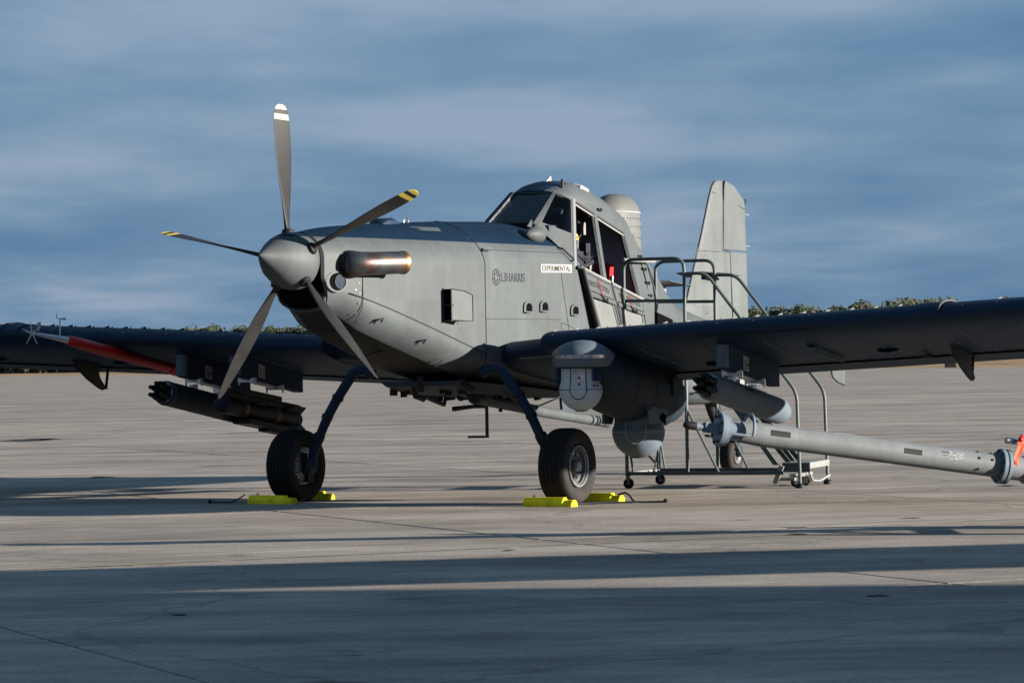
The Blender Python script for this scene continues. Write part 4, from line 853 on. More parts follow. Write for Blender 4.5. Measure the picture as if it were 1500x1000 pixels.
for s in (1, -1):
    wg = part('wing', MB().loft([[wing_pt(x, y, s*Y, s=s) for x, y in AFO] for Y in (1.255, 1.5, 2.2, 3.2, 4.2, 5.29, 6.5, 7.8, 8.8)]).loft([[wing_pt(x*f_+(1-f_)*.4, y*f_, s*Y, s=s) for x, y in AFO] for Y, f_ in ((8.8, .998), (8.95, .93), (9.02, .75), (9.05, .4))]), MT['wing'], air, 50)
    # root fillet that flares into the flank
    rg = []
    for Y, xs_, kz in ((1.262, .012, 1.0), (1.258, .13, 1.0), (1.0, .15, 1.0), (.86, .165, 1.01), (.74, .185, 1.03), (.64, .205, 1.06), (.55, .225, 1.10)):
        rg.append([wing_pt(xs_+(1-xs_)*x, (y-.01)*kz+.01, s*Y, s=s) for x, y in AFO])
    rf = part('wing_root_fairing', MB().loft(rg), [MT['wing']], wg, 60)
    ll = MB(); ll.tube([wing_pt(.14, -.035, s*1.25)+V(.02, 0, 0), wing_pt(.15, -.035, s*.86)+V(.02, 0, 0)], .010, 8); part('light_strip', ll, MT['rim'], wg)
    # flap gap lines, hinge line, access strip
    gm_ = MB()
    for Ya, Yb, xx in ((1.1, 8.7, .745),):
        ya = AFO[27+ (26-int(26*.64))-1][1]
        P = [wing_pt(xx, min(AFO[27:], key=lambda a: abs(a[0]-xx))[1]-.002, s*Y, s=s) for Y in frange(Ya, Yb, .4)]; gm_.tube(P, .013, 6)
    part('flap_gap', gm_, MT['void'], wg)
    st_ = MB().loft([[wing_pt(x, y, s*Y, s=s)+V(.003, 0, -.002) for x, y in AFO[-4:-7:-1]] for Y in (2.98, 4.0)], closed=False); part('leading_edge_seam', MB().tube([wing_pt(AFO[-2][0], AFO[-2][1], s*Y, s=s)+V(.004, 0, .0) for Y in (2.95, 3.5, 4.06)], .006, 6), MT['black'], wg)
    sk = MB()
    for Yk in frange(1.6, 8.6, .62):
        sk.tube([wing_pt(AFO[-i][0], AFO[-i][1], s*Yk, s=s)+V(0, 0, -.001) for i in range(5, 17)], .0045, 5)
    part('skin_laps', sk, MT['pod'], wg, kind='stuff')
    for Yk, xk in ((2.6, 14), (4.45, 13), (6.2, 14)):
        c_ = wing_pt(AFO[-xk][0], AFO[-xk][1], s*Yk, s=s); part('access_cover', MB().lathe(c_+V(0, 0, .006), (sin(PW)*-1, 0, -cos(PW)), [(0, .11), (.010, .105), (.011, .001)], 24), MT['wing'], wg)
    # vortex generators along the crest
    big = MB().plate([(0, -.004, 0), (-.085, -.004, 0), (-.085, -.004, .042)], (0, .008, 0)); small = MB().plate([(0, -.003, 0), (-.05, -.003, 0), (-.05, -.003, .030)], (0, .006, 0))
    mbig = make_mesh('vortex_generator', big, MT['wing'] if s < 0 else MT['rim'], sharp=0); msm = make_mesh('vortex_generator', small, MT['wing'] if s < 0 else MT['rim'], sharp=0)
    Y = 1.25; k = 0
    while Y < 8.5:
        if not 5.02 < Y < 5.75:
            p = wing_pt(AFO[6][0], AFO[6][1], s*Y, s=s)
            o = bpy.data.objects.new('vortex_generator', mbig if k % 2 == 0 else msm); COL.objects.link(o); o.parent = wg; o.location = p+V(0, 0, -.002); o.rotation_euler = (0, radians(-10.8), radians(14 if k % 2 else -14))
        Y += .135 if k % 2 == 0 else .105; k += 1
    # leading-edge fence (joint strap)
    fe = part('leading_edge_strap', MB().loft([[wing_pt(x, y, s*Y, s=s)+V(.010, 0, .010) for x, y in (AFO[12:0:-1]+AFO[0:1]+AFO[-1:-4:-1])] for Y in (5.10, 5.36)], closed=False), MT['wing'], wg, 0)
    part('strap_edge', MB().plate([wing_pt(AFO[i][0], AFO[i][1], s*5.33, s=s)+V(.012, 0, .012) for i in (1, 2, 3, 4, 5, 6, 7, 8, 9, 10, 11, 12)]+[wing_pt(AFO[i][0], AFO[i][1], s*5.33, s=s)+V(.013, 0, .026) for i in (12, 10, 8, 7, 6, 5, 4, 3, 2)], (0, s*.022, 0)), MT['lgrey'], wg, 30)
    # flap hinge brackets
    for Yh in (5.08, 7.6):
        zt_ = wing_z(-1.25, s*Yh, s=s)
        part('hinge_bracket', MB().plate([(-1.02, s*Yh, zt_+.06), (-1.10, s*Yh, zt_-.05), (-1.28, s*Yh, zt_-.17), (-1.47, s*Yh, zt_-.265), (-1.56, s*Yh, zt_-.30), (-1.60, s*Yh, zt_-.27), (-1.50, s*Yh, zt_-.16), (-1.48, s*Yh, zt_-.10), (-1.56, s*Yh, zt_-.04), (-1.70, s*Yh, zt_-.03), (-1.70, s*Yh, zt_+.02)], (0, s*.035, 0)), MT['black'], wg)
        part('hinge_rod', MB().tube([(-1.60, s*Yh, zt_-.29), (-1.66, s*Yh, zt_-.0)], .016, 8), MT['black'], wg)
    zc_ = wing_z(-.7, s*3.85, s=s)
    part('spray_boom_bracket', MB().box((-.62, s*3.85, zc_-.02), (.12, .07, .06)).plate([(-.66, s*3.88, zc_+.0), (-1.32, s*3.88, wing_z(-1.32, s*3.9, s=s)-.0), (-1.32, s*3.88, wing_z(-1.32, s*3.9, s=s)-.05), (-.66, s*3.88, zc_-.06)], (0, s*.012, 0)), MT['pod'], wg)
    part('aileron_tab', MB().box((-1.55, s*4.7, wing_z(-1.55, s*4.7, s=s)-.01), (.5, .03, .03)), MT['black'], wg)
    rwm = MB()
    for k in range(50):
        for i in (-12, -17):
            p = wing_pt(AFO[i][0], AFO[i][1], s*(1.3+k*.15), s=s); rwm.lathe(p, (0, 0, -1), [(0, .005), (.003, .004)], 6)
    for k in range(24):
        for i in (3, 4):
            if random.random() < .4:
                p = wing_pt(AFO[i][0], AFO[i][1], s*(1.3+k*.3+random.uniform(0, .1)), s=s); rwm.lathe(p, (.9, 0, .4), [(0, .006), (.003, .005)], 6)
    part('wing_rivets', rwm, MT['rivet'], wg, kind='stuff')
# belly panel between the wings
part('belly_panel', MB().loft([[V(X, y*w_, z) for y, z in ((-1, zt_), (-.85, zb_2), (.85, zb_2), (1, zt_))] for X, w_, zt_, zb_2 in ((.15, .45, 1.20, 1.15), (-.4, .55, 1.16, 1.06), (-1.3, .56, 1.10, 1.015), (-2.3, .5, 1.02, .985))]), MT['cabin'], air, 40)
bd = MB(); random.seed(4)
for k in range(40):
    X = random.uniform(-1.6, .0); y = random.uniform(-.5, .5); z = lerp(1.16, 1.02, min(1, max(0, (.5-X)/1.4))); bd.box((X, y, z-.01), (random.uniform(.02, .09), random.uniform(.01, .04), random.uniform(.03, .09)))
part('belly_fittings', bd, MT['black'], air)
part('dump_pipe', MB().tube([(-.44, .27, 1.13), (-.50, .30, 1.04), (-.72, .30, .985), (-1.9, .30, .845), (-3.32, .30, .70)], [.09, .085, .058, .056, .054], 18), MT['grey'], air)
part('pipe_elbow', MB().sphere((-.46, .28, 1.08), .10, 16, 10, .9, .9, 1.25), MT['black'], air)
part('pipe_hanger', MB().plate([(-2.25, .28, 1.03), (-2.52, .28, 1.00), (-2.52, .28, .80), (-2.28, .28, .82)], (0, .03, 0)).box((-2.42, .30, .81), (.36, .07, .02)), MT['cabin'], air)
part('pipe_strap', MB().tube([(-.95, .30, 1.03), (-.95, .30, .87)], .02, 8).tube([(-1.4, .30, 1.03), (-1.5, .30, .86)], .012, 8), MT['black'], air)
part('control_cable', MB().tube([(-.6, .5, 1.1), (-1.1, .45, .93), (-1.6, .40, .92), (-2.2, .5, 1.06)], .008, 6), MT['black'], air)
part('entry_step', MB().tube([(-1.20, .0, 1.02), (-1.20, .0, .62)], .018, 8).box((-1.14, -.07, .615), (.09, .20, .022)).tube([(-1.19, 0, .93), (-1.1, -.10, .925), (-.92, -.24, .905)], [.026, .02, .026], 8), MT['cabin'], air)
part('belly_mast', MB().plate([(-.50, -.42, 1.16), (-.78, -.42, 1.12), (-.98, -.42, .94), (-1.02, -.42, .93), (-.72, -.42, 1.0), (-.52, -.42, 1.06)], (0, .05, 0)).tube([(-1.02, -.40, .94), (-1.10, -.40, 1.1)], .02, 6), MT['cabin'], air)
part('hose_loop', MB().tube([(.10, .42, 1.22), (.0, .46, 1.13), (-.12, .44, 1.10)], .035, 10).tube([(.1, -.1, 1.2), (.05, -.1, 1.05), (-.1, -.1, 1.02)], .03, 8).tube([(.3, .1, 1.25), (.28, .1, 1.1)], .03, 8), MT['black'], air)
# --- landing gear
for s in (1, -1):
    P = [(0, .62, 1.27), (0, .70, 1.315), (0, .785, 1.32), (0, .86, 1.275), (0, .93, 1.185), (0, 1.04, 1.04), (0, 1.16, .86), (0, 1.29, .60), (0, 1.345, .46), (0, 1.36, .36)]
    lg_ = part('main_leg', MB().tube([(x, s*y, z) for x, y, z in P], [.054, .054, .053, .052, .051, .050, .048, .046, .048, .052], 18), MT['wing'], air, 60)
    part('brake_line', MB().tube([(-.05, s*.95, 1.14), (-.06, s*1.10, .93), (-.06, s*1.22, .72), (-.065, s*1.33, .5)], .010, 6), MT['black'], lg_)
    part('leg_clamp', MB().tube([(0, s*1.03, 1.055), (0, s*1.045, 1.03)], .060, 16).tube([(0, s*1.16, .865), (0, s*1.175, .835)], .058, 16).tube([(0, s*1.26, .67), (0, s*1.30, .60)], .060, 16), MT['black'], lg_)
    part('axle_block', MB().box((0, s*1.375, .362), (.12, .08, .14)).tube([(0, s*1.36, .362), (0, s*1.62, .362)], .04, 14), MT['cabin'], lg_)
    c = V(0, s*1.55, .362); Ro = .368; Wd = .15; yv = V(0, s, 0)
    prof = [(-.10, .205), (-.125, .225), (-.148, .27), (-.152, .305), (-.138, .340), (-.112, .358), (-.07, .3665), (-.0665, .359), (-.0595, .359), (-.056, .3675), (-.03, Ro), (-.0265, .360), (-.0195, .360), (-.016, Ro), (.016, Ro), (.0195, .360), (.0265, .360), (.03, Ro), (.056, .3675), (.0595, .359), (.0665, .359), (.07, .3665), (.112, .358), (.138, .340), (.152, .305), (.148, .27), (.125, .225), (.10, .205)]
    wh = part('main_wheel', MB().lathe(c, yv, [(-.10, .205), (-.06, .19), (.06, .19), (.10, .205)], 40, False), MT['rim'], air)
    ty = MB(); ty.lathe(c, yv, prof, 64, False)
    for i, f_ in enumerate(ty.f):
        ty.mi[i] = 0
    nprof = len(prof)-1; per = 64
    for i in range(len(ty.f)):
        ringi = i//per; ty.mi[i] = 1 if (ringi >= nprof-4 or ringi < 4) else 0
    tyo = part('tyre', ty, [MT['tyre'], MT['tyred']], wh, 50)
    # flatten contact patch a little
    for vtx in tyo.data.vertices:
        if vtx.co.z < .006: vtx.co.z = .004+(vtx.co.z-.006)*.1
    rimo = part('rim', MB().lathe(c, yv, [(.10, .206), (.128, .200), (.132, .192), (.118, .184), (.090, .176), (.070, .150), (.062, .110), (.060, .075), (.075, .060), (.105, .056), (.112, .03), (.113, .002)], 40, False), MT['rim'], wh, 30)
    part('rim_edge', MB().lathe(c, yv, [(.126, .201), (.134, .197), (.134, .190), (.122, .184)], 40, False).lathe(c, yv, [(.112, .178), (.118, .172), (.110, .166)], 40, False), MT['rimw'], rimo)
    bo = MB()
    for k in range(9):
        a = 2*pi*k/9; bo.lathe(c+V(.125*cos(a), s*.062, .125*sin(a)), yv, [(0, .016), (.018, .014)], 8)
    part('wheel_bolts', bo, MT['steel'], rimo); part('hub_cap', MB().lathe(c, yv, [(.10, .05), (.135, .046), (.14, .02), (.141, .002)], 20), MT['rimw'], rimo)
    iv = -yv; part('brake_disc', MB().lathe(c, iv, [(.06, .195), (.085, .19), (.09, .16), (.11, .155), (.115, .09), (.10, .06)], 40), MT['brake'], wh)
    bb_ = MB(); random.seed(9)
    for k in range(26):
        a = 2*pi*k/26; bb_.box(c+V(.172*cos(a), -s*.096, .172*sin(a)), (.022, .03, .022), Matrix.Rotation(-a*s, 3, 'Y')); bb_.box(c+V(.128*cos(a+.1), -s*.116, .128*sin(a+.1)), (.014, .02, .026), Matrix.Rotation(-a*s, 3, 'Y'))
    part('brake_pucks', bb_, MT['brake'], wh); part('brake_caliper', MB().box(c+V(-.03, -s*.13, -.09), (.10, .06, .15)).box(c+V(.06, -s*.13, .07), (.06, .06, .12)), MT['black'], wh)
# tail wheel
tw = V(-7.15, 0, .20)
part('tail_leg', MB().tube([(-6.45, 0, 1.0), (-6.62, 0, .74), (-6.85, .0, .48), (-7.02, 0, .40)], [.06, .055, .05, .05], 14).plate([(-6.55, -.03, .95), (-6.75, -.03, .9), (-6.95, -.03, .5), (-6.8, -.03, .5)], (0, .06, 0)), MT['black'], air)
part('tail_spring', MB().box((-6.72, 0, .44), (.5, .06, .025), Matrix.Rotation(radians(-6), 3, 'Y')), MT['black'], air)
part('tail_fork', MB().tube([(-7.0, .0, .43), (-7.08, .11, .41), (-7.15, .11, .20)], .028, 10).tube([(-7.0, .0, .43), (-7.08, -.11, .41), (-7.15, -.11, .20)], .028, 10), MT['cabin'], air)
tww = part('tail_wheel', MB().lathe(tw, (0, 1, 0), [(-.07, .10), (-.03, .10), (.03, .10), (.07, .10), (.085, .09), (.07, .05), (.09, .03), (.09, .002)], 28, False), MT['rim'], air)
part('tyre', MB().lathe(tw, (0, 1, 0), [(-.065, .10), (-.085, .13), (-.082, .17), (-.06, .193), (-.02, .20), (.02, .20), (.06, .193), (.082, .17), (.085, .13), (.065, .10)], 40, False), MT['tyred'], tww, 50)
# --- pylons
def pylon(Y, name='pylon'):
    s = 1 if Y > 0 else -1; rg = []
    for z_, xr in ((None, -1.46), (1.275, -1.44)):
        pass
    secs = []
    for t_ in (0, 1):
        row_ = []
        for X, hw in ((-.20, .0), (-.205, .028), (-.225, .046), (-.26, .056), (-.32, .06), (-1.25, .06), (-1.40, .06), (-1.44, .056)):
            ztop = wing_z(X, Y, s=s)+.05; zbot = 1.275 if X > -.3 else lerp(1.27, 1.085, (-.3-X)/1.14)
            row_.append((X, hw, ztop if t_ == 0 else zbot))
        secs.append([V(X, Y+hw, z_) for X, hw, z_ in row_]+[V(X, Y-hw, z_) for X, hw, z_ in row_[::-1]])
    py_ = part(name, MB().loft(secs), MT['wing'], air, 40)
    part('pylon_nose', MB().tube([(-.245, Y, 1.50+.0458*(abs(Y)-3)), (-.24, Y, 1.285)], .062, 20), MT['pod'], py_)
    part('sway_brace', MB().box((-.46, Y, 1.235), (.05, .20, .05)).box((-.98, Y, 1.145), (.05, .20, .05)).box((-.72, Y, 1.20), (.62, .07, .05), Matrix.Rotation(radians(-9.5), 3, 'Y')).tube([(-.46, Y+.10, 1.24), (-.46, Y+.10, 1.18)], .012, 6).tube([(-.98, Y+.10, 1.15), (-.98, Y+.10, 1.09)], .012, 6).tube([(-.46, Y-.10, 1.24), (-.46, Y-.10, 1.18)], .012, 6).tube([(-.98, Y-.10, 1.15), (-.98, Y-.10, 1.09)], .012, 6), MT['steel'], py_)
    pc = part('stencil_card', MB().plate([(-.58, Y+.0615, 1.26), (-.70, Y+.0615, 1.24), (-.70, Y+.0615, 1.375), (-.58, Y+.0615, 1.40)], (0, .003, 0)), MT['wlabel'], py_)
    ck = MB(); random.seed(int(abs(Y)*100))
    for q in range(16):
        a_, b_ = random.uniform(.1, .9), random.uniform(.1, .9); ck.box((-.58-.12*a_, Y+.0655, 1.265+.115*b_-.02*a_), (random.uniform(.008, .03), .002, random.uniform(.005, .012)))
    part('card_marks', ck, MT['blackink'], pc, 0)
    ps = MB()
    for k in range(16): ps.lathe(V(-.36-.066*k, Y+.06, wing_z(-.36-.066*k, Y, s=s)-.02), (0, 1, 0), [(0, .006), (.003, .005)], 6)
    for k in range(7): ps.lathe(V(-1.42, Y+.06, 1.12+.03*k), (0, 1, 0), [(0, .006), (.003, .005)], 6); ps.lathe(V(-.34, Y+.06, 1.29+.03*k), (0, 1, 0), [(0, .006), (.003, .005)], 6)
    part('pylon_screws', ps, MT['rivet'], py_, kind='stuff'); return py_
pylon(3.10); pylon(-3.10); pylon(-2.43); pylon(1.80, 'pod_pylon')
# --- data boom with red cover under the right wing
bY = -3.85; b0 = V(-1.18, bY, 1.352); b1 = V(.72, bY, 1.676); b2 = V(1.30, bY, 1.748)
bd_ = (b1-b0).normalized()
boom = part('data_boom', MB().tube([b0-bd_*.2, b1, b2], [.04, .035, .014], 12), MT['boomw'], air)
part('boom_cover', MB().tube([b0+bd_*.05, b0+bd_*.35, b0+bd_*.9, b1-bd_*.25, b1-bd_*.04, b1+bd_*.02], [.050, .053, .060, .060, .054, .030], 14), MT['red'], boom, 60)
part('cover_collar', MB().tube([b0-bd_*.10, b0+bd_*.03], .066, 14).tube([b0+bd_*.03, b0+bd_*.10], .060, 14), MT['red'], boom)
vn = MB()
for a in (30, 100, 160, 235, 300): vn.tube([b2, b2+V(0, cos(radians(a)), sin(radians(a)))*.13], [.0065, .0025], 6)
vn.tube([b2-bd_*.02, b2+bd_*.10], [.02, .006], 8); vn.plate([b2+V(-.10, 0, .02), b2+V(-.14, .0, .11), b2+V(-.08, 0, .11)], (0, .01, 0))
part('boom_vanes', vn, MT['boomw'], boom)
pm = b1+bd_*.12; part('flow_vane', MB().tube([pm, pm+V(0, .0, .20)], .008, 6).plate([pm+V(.06, 0, .20), pm+V(-.09, 0, .185), pm+V(-.09, 0, .21)], (0, .008, 0)).tube([pm+V(.05, 0, .20), pm+V(.055, 0, .25)], .006, 5), MT['boomw'], boom)
# ================================================================== STORES (hang from the wing)
def rocket_pod(Y, label):
    d = V(-cos(radians(9.6)), 0, -sin(radians(9.6))); c = V(.09, Y, 1.118)
    rp2 = thing('rocket_pod', label, 'rocket pod', c, AF, 'seven-tube rocket pods under the wings')
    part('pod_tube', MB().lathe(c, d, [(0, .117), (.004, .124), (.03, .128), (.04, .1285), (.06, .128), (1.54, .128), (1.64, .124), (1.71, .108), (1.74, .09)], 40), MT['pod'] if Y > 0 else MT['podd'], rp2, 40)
    part('front_plate', MB().lathe(c-d*.003, d, [(0, .115), (.004, .115)], 32), MT['rimw'], rp2)
    part('front_band', MB().lathe(c+d*.035, d, [(0, .129), (.001, .1305), (.012, .1305), (.013, .129)], 40, False), MT['rim'], rp2)
    u = d.cross(V(0, 1, 0)).normalized()
    for k in range(7):
        o = V(0, 0, 0) if k == 6 else (V(0, cos(pi/3*k+.5), 0)+u*sin(pi/3*k+.5))*.077
        part('rocket_nose', MB().lathe(c+o+d*.01, -d, [(0, .036), (.05, .036), (.09, .034), (.11, .024), (.14, .024), (.165, .020), (.17, .01)], 14), MT['missile'], rp2, 40)
    mk = MB(); random.seed(31)
    for q in range(3):
        for m_ in range(7):
            a = radians(38-q*7); n_ = V(0, cos(a), 0)-u*sin(a)*(-1); p = c+d*(.62+m_*.030)+(V(0, cos(a), 0)+V(0, 0, 1)*sin(a))*.1292; mk.box(p, (.020, .004, .008), Matrix.Rotation(radians(9.6), 3, 'Y') @ Matrix.Rotation(a, 3, 'X'))
    if Y > 0: part('stencil_marks', mk, MT['letter'], rp2, 0)
    part('suspension_lug', MB().box(c+d*.55+V(0, 0, .135), (.09, .05, .07)).box(c+d*1.02+V(0, 0, .135), (.09, .05, .07)).box(c+d*1.2+V(0, 0, .125), (.22, .04, .03), Matrix.Rotation(radians(-9.6), 3, 'Y')), MT['steel'], rp2)
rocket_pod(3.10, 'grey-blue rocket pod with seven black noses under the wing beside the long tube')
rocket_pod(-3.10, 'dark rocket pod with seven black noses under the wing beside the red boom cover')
d = V(-cos(radians(8.0)), 0, -sin(radians(8.0))); c = V(.10, -2.43, 1.00)
ms = thing('missile', 'black missile with two brown bands on a launch rail under the wing', 'missile', c, AF)
part('missile_body', MB().lathe(c, d, [(-.0, .01), (.01, .05), (.05, .082), (.12, .089), (1.45, .089), (1.50, .08)], 28), MT['missile'], ms)
part('seeker_nose', MB().lathe(c+d*.0, d, [(-.02, .02), (.0, .055), (.06, .084), (.13, .0905)], 24), MT['podd'], ms)
part('brown_band', MB().lathe(c+d*.42, d, [(0, .0905), (.06, .0905)], 28, False), MT['brass'], ms); part('brown_band', MB().lathe(c+d*1.02, d, [(0, .0905), (.06, .0905)], 28, False), MT['brass'], ms)
for k in range(4):
    a = radians(45+90*k); n_ = V(0, cos(a), sin(a)); p = c+n_*.08
    part('tail_fin', MB().plate([p+d*1.16, p+d*1.50, p+d*1.50+n_*.10, p+d*1.30+n_*.10], n_.cross(d)*.01), MT['missile'], ms)
    part('mid_fin', MB().plate([p+d*.55, p+d*.80, p+d*.80+n_*.05, p+d*.68+n_*.05], n_.cross(d)*.008), MT['missile'], ms)
part('launch_rail', MB().box(c+d*.85+V(0, 0, .125), (1.35, .07, .07), Matrix.Rotation(radians(-8), 3, 'Y')).box(c+d*.7+V(0, 0, .17), (.8, .16, .06), Matrix.Rotation(radians(-8), 3, 'Y')).box(c+d*.95+V(0, 0, -.13), (1.0, .22, .05), Matrix.Rotation(radians(-8), 3, 'Y')).box(c+d*.95+V(0, -.13, -.02), (1.2, .05, .22), Matrix.Rotation(radians(-8), 3, 'Y')).box(c+d*1.05+V(0, 0, -.17), (.40, .12, .04), Matrix.Rotation(radians(-8), 3, 'Y')), MT['missile'], ms)
# sensor pod
sp_ = thing('sensor_pod', 'grey sensor pod with two ball turrets hung under the wing by the fuselage', 'sensor pod', (-.5, 1.8, 1.2), AF)
Yp = 1.80
rg = []
for X, zc, ry, rz in ((.13, 1.33, .20, .12), (.06, 1.30, .27, .18), (-.10, 1.25, .30, .26), (-.35, 1.18, .31, .32), (-.65, 1.13, .31, .33), (-.95, 1.08, .31, .335), (-1.25, 1.04, .305, .33), (-1.5, 1.005, .285, .305), (-1.68, .98, .235, .25), (-1.78, .965, .16, .17), (-1.82, .96, .07, .075)):
    rg.append([V(X, Yp+ry*cos(2*pi*k/40), zc+rz*sin(2*pi*k/40)) for k in range(40)])
body = part('pod_body', MB().loft(rg), MT['podd'], sp_, 60)
sl = MB()
for X in (-.45, -.85, -1.35):
    i = [r_ for r_ in rg]; 
    for a_ in range(len(rg)-1):
        if rg[a_][0].x >= X >= rg[a_+1][0].x:
            t_ = (rg[a_][0].x-X)/(rg[a_][0].x-rg[a_+1][0].x); sl.tube([rg[a_][k].lerp(rg[a_+1][k], t_)+(rg[a_][k]-V(rg[a_][k].x, Yp, 1.1)).normalized()*.0 for k in list(range(30, 40))+list(range(0, 11))], .004, 5)
part('pod_seams', sl, MT['seam'], body)
part('access_panel', MB().box((-1.30, Yp+.318, 1.10), (.22, .012, .18)).box((-.75, Yp+.26, .90), (.16, .01, .03)), MT['podd'], body)
T1 = V(.10, 1.765, 1.10)
dome = part('turret_hood', MB().loft([[V(T1.x+(rx*cos(a) if cos(a) > 0 else (rx+ex)*cos(a)), 1.79+ry*sin(a)*(1 if cos(a) > 0 else 1-.28*abs(cos(a))), z-(.06 if cos(a) < 0 else 0)*abs(cos(a))*(z > 1.40)) for a in [2*pi*k/56 for k in range(56)]] for z, rx, ry, ex in ((1.315, .255, .255, .10), (1.33, .278, .278, .16), (1.385, .292, .292, .24), (1.432, .292, .292, .28), (1.458, .284, .284, .28), (1.49, .256, .256, .24), (1.52, .214, .214, .18), (1.548, .158, .158, .12), (1.565, .092, .092, .07), (1.571, .02, .02, .02))]), MT['pod'], sp_, 50)
part('hood_band', MB().loft([[V(T1.x+.2945*cos(a), 1.79+.2945*sin(a), z) for a in frange(-1.1, 1.45, .06)] for z in (1.398, 1.430)], closed=False), MT['steel'], dome, 60)
hs = MB()
for k in range(9):
    a = -.95+k*.28; hs.lathe(V(T1.x+.296*cos(a), 1.79+.296*sin(a), 1.414), V(cos(a), sin(a), 0), [(0, .008), (.003, .007)], 6)
part('band_screws', hs, MT['rivetd'], dome)
part('hood_skirt', MB().lathe(V(T1.x, 1.79, 1.35), (0, 0, -1), [(0, .26), (.03, .245), (.05, .225)], 40), MT['wing'], dome)
def turret(c, r, top, mA, mW, ha):
    tr_ = part('ball_turret', MB().lathe((c.x, c.y, top), (0, 0, -1), [(0, r*.88), (.02, r*.90), (top-c.z-.09, r*.905), (top-c.z-.06, r*.93), (top-c.z-.03, r*.985)]+[(top-c.z+r*sin(a), r*cos(a)) for a in frange(0, pi/2, pi/28)], 48), mA, sp_, 50)
    dv = V(cos(ha), sin(ha), 0); tn = V(-sin(ha), cos(ha), 0)
    def sp3(u_, v_, off):          # point on turret skin: u across, v down from centre
        if v_ >= 0: rr2 = r
        lat = 0 if v_ >= 0 else v_/r
        dd = dv*cos(u_/r)+tn*sin(u_/r)
        return V(c.x, c.y, c.z)+(dd*cos(lat) + V(0, 0, sin(lat)))*((r if v_ < .03 else r*.93 if v_ < .08 else r*.905)+off) + V(0, 0, max(0, v_))
    hh = (top-c.z)-.035
    wv = r*.40; outl = [(-wv, hh)]+[(-wv, hh*.4), (-wv, 0)]+[(wv*cos(a), -wv*1.15*sin(a)) for a in frange(pi, 0, pi/14)]+[(wv, 0), (wv, hh*.4), (wv, hh)]
    part('window_outline', MB().tube([sp3(u_, v_, .0015) for u_, v_ in outl], .0045, 6), mW, tr_)
    win = MB(); G = []
    for i in range(11):
        u_ = lerp(-wv*.86, wv*.86, i/10); lo_ = -sqrt(max(0, 1-(u_/(wv))**2))*wv*1.0
        G.append([sp3(u_, lerp(lo_, hh*.93, j/10), .004) for j in range(11)])
    for i in range(10): win.quadstrip(G[i], G[i+1])
    part('sensor_window', win, mA, tr_, 60)
    eq = MB().tube([V(c.x+(r+.0015)*cos(a), c.y+(r+.0015)*sin(a), c.z) for a in frange(ha-1.9, ha+1.9, .08)], .003, 5)
    part('turret_seam', eq, mW, tr_)
    part('turret_foot', MB().lathe((c.x, c.y, c.z-r*.955), (0, 0, -1), [(0, r*.30), (r*.05, r*.26), (r*.06, .01)], 24), MT['cabin'], tr_); return tr_, sp3
HA = radians(20)
tr1, f1 = turret(T1, .208, 1.36, MT['ball'], MT['seam'], HA)
dc = MB(); 
for u_, v_, w_, h_ in ((.035, .12, .035, .03), (.035, .06, .035, .03)):
    dc.add([f1(u_-w_, v_-h_, .007), f1(u_+w_, v_-h_, .007), f1(u_+w_, v_+h_, .007), f1(u_-w_, v_+h_, .007)], [(0, 1, 2, 3)])
lab = part('warning_label', dc, MT['label'], tr1, 0)
dr2 = MB()
for u_, v_ in ((.012, .12), (.012, .06)): dr2.add([f1(u_-.016, v_-.018, .009), f1(u_+.016, v_-.018, .009), f1(u_, v_+.014, .009)], [(0, 1, 2)])
for q in range(6): dr2.add([f1(.135+.017*q-.006, .03-.004*(q % 3), .005), f1(.135+.017*q+.006, .03-.004*(q % 3), .005), f1(.135+.017*q+.005, .05, .005), f1(.135+.017*q-.006, .048, .005)], [(0, 1, 2, 3)])
part('red_marks', dr2, MT['redink'], lab, 0)
part('white_mark', MB().add([f1(-.05, .16, .007), f1(-.01, .16, .007), f1(-.01, .185, .007), f1(-.05, .185, .007)], [(0, 1, 2, 3)]), MT['white'], tr1, 0)
part('turret_yoke', MB().loft([[V(T1.x+x, T1.y+y*s2, z) for x, y, s2 in ((.10, .18, 1), (.06, .235, 1), (-.16, .235, 1), (-.16, .16, 1))] for z in (1.36, 1.18)]).loft([[V(T1.x+x, T1.y-y, z) for x, y in ((.10, .18), (.06, .235), (-.16, .235), (-.16, .16))] for z in (1.36, 1.12)]), MT['wing'], tr1)
T2 = V(-1.05, 1.80, .667)
tr2, f2 = turret(T2, .262, .90, MT['pod'], MT['wlabel'], HA)
ds = MB(); random.seed(3)
for q in range(8):
    for v_ in (.012, -.014): ds.add([f2(.125+.028*q-.005, v_-.004, .004), f2(.125+.028*q+.005, v_-.004, .004), f2(.125+.028*q+.004, v_+.005, .004), f2(.125+.028*q-.005, v_+.005, .004)], [(0, 1, 2, 3)])
part('bolt_marks', ds, MT['wlabel'], tr2, 0)
yk = MB()
for s in (1, -1):
    y = T2.y+s*.238
    yk.plate([(-.78, y, .93), (-.76, y, .75), (-.95, y, .74), (-1.00, y, .82), (-1.09, y, .86), (-1.18, y, .82), (-1.18, y, 1.05), (-.98, y, .99)], (0, s*.02, 0))
yk.box((-1.02, T2.y, .95), (.36, .45, .1)); yko = part('turret_yoke', yk, MT['pod'], tr2)
part('yoke_pocket', MB().plate([(-1.02, T2.y+.242, .835), (-1.09, T2.y+.242, .855), (-1.17, T2.y+.242, .815), (-1.17, T2.y+.242, .72), (-1.06, T2.y+.242, .78)], (0, .004, 0)), MT['void'], yko)

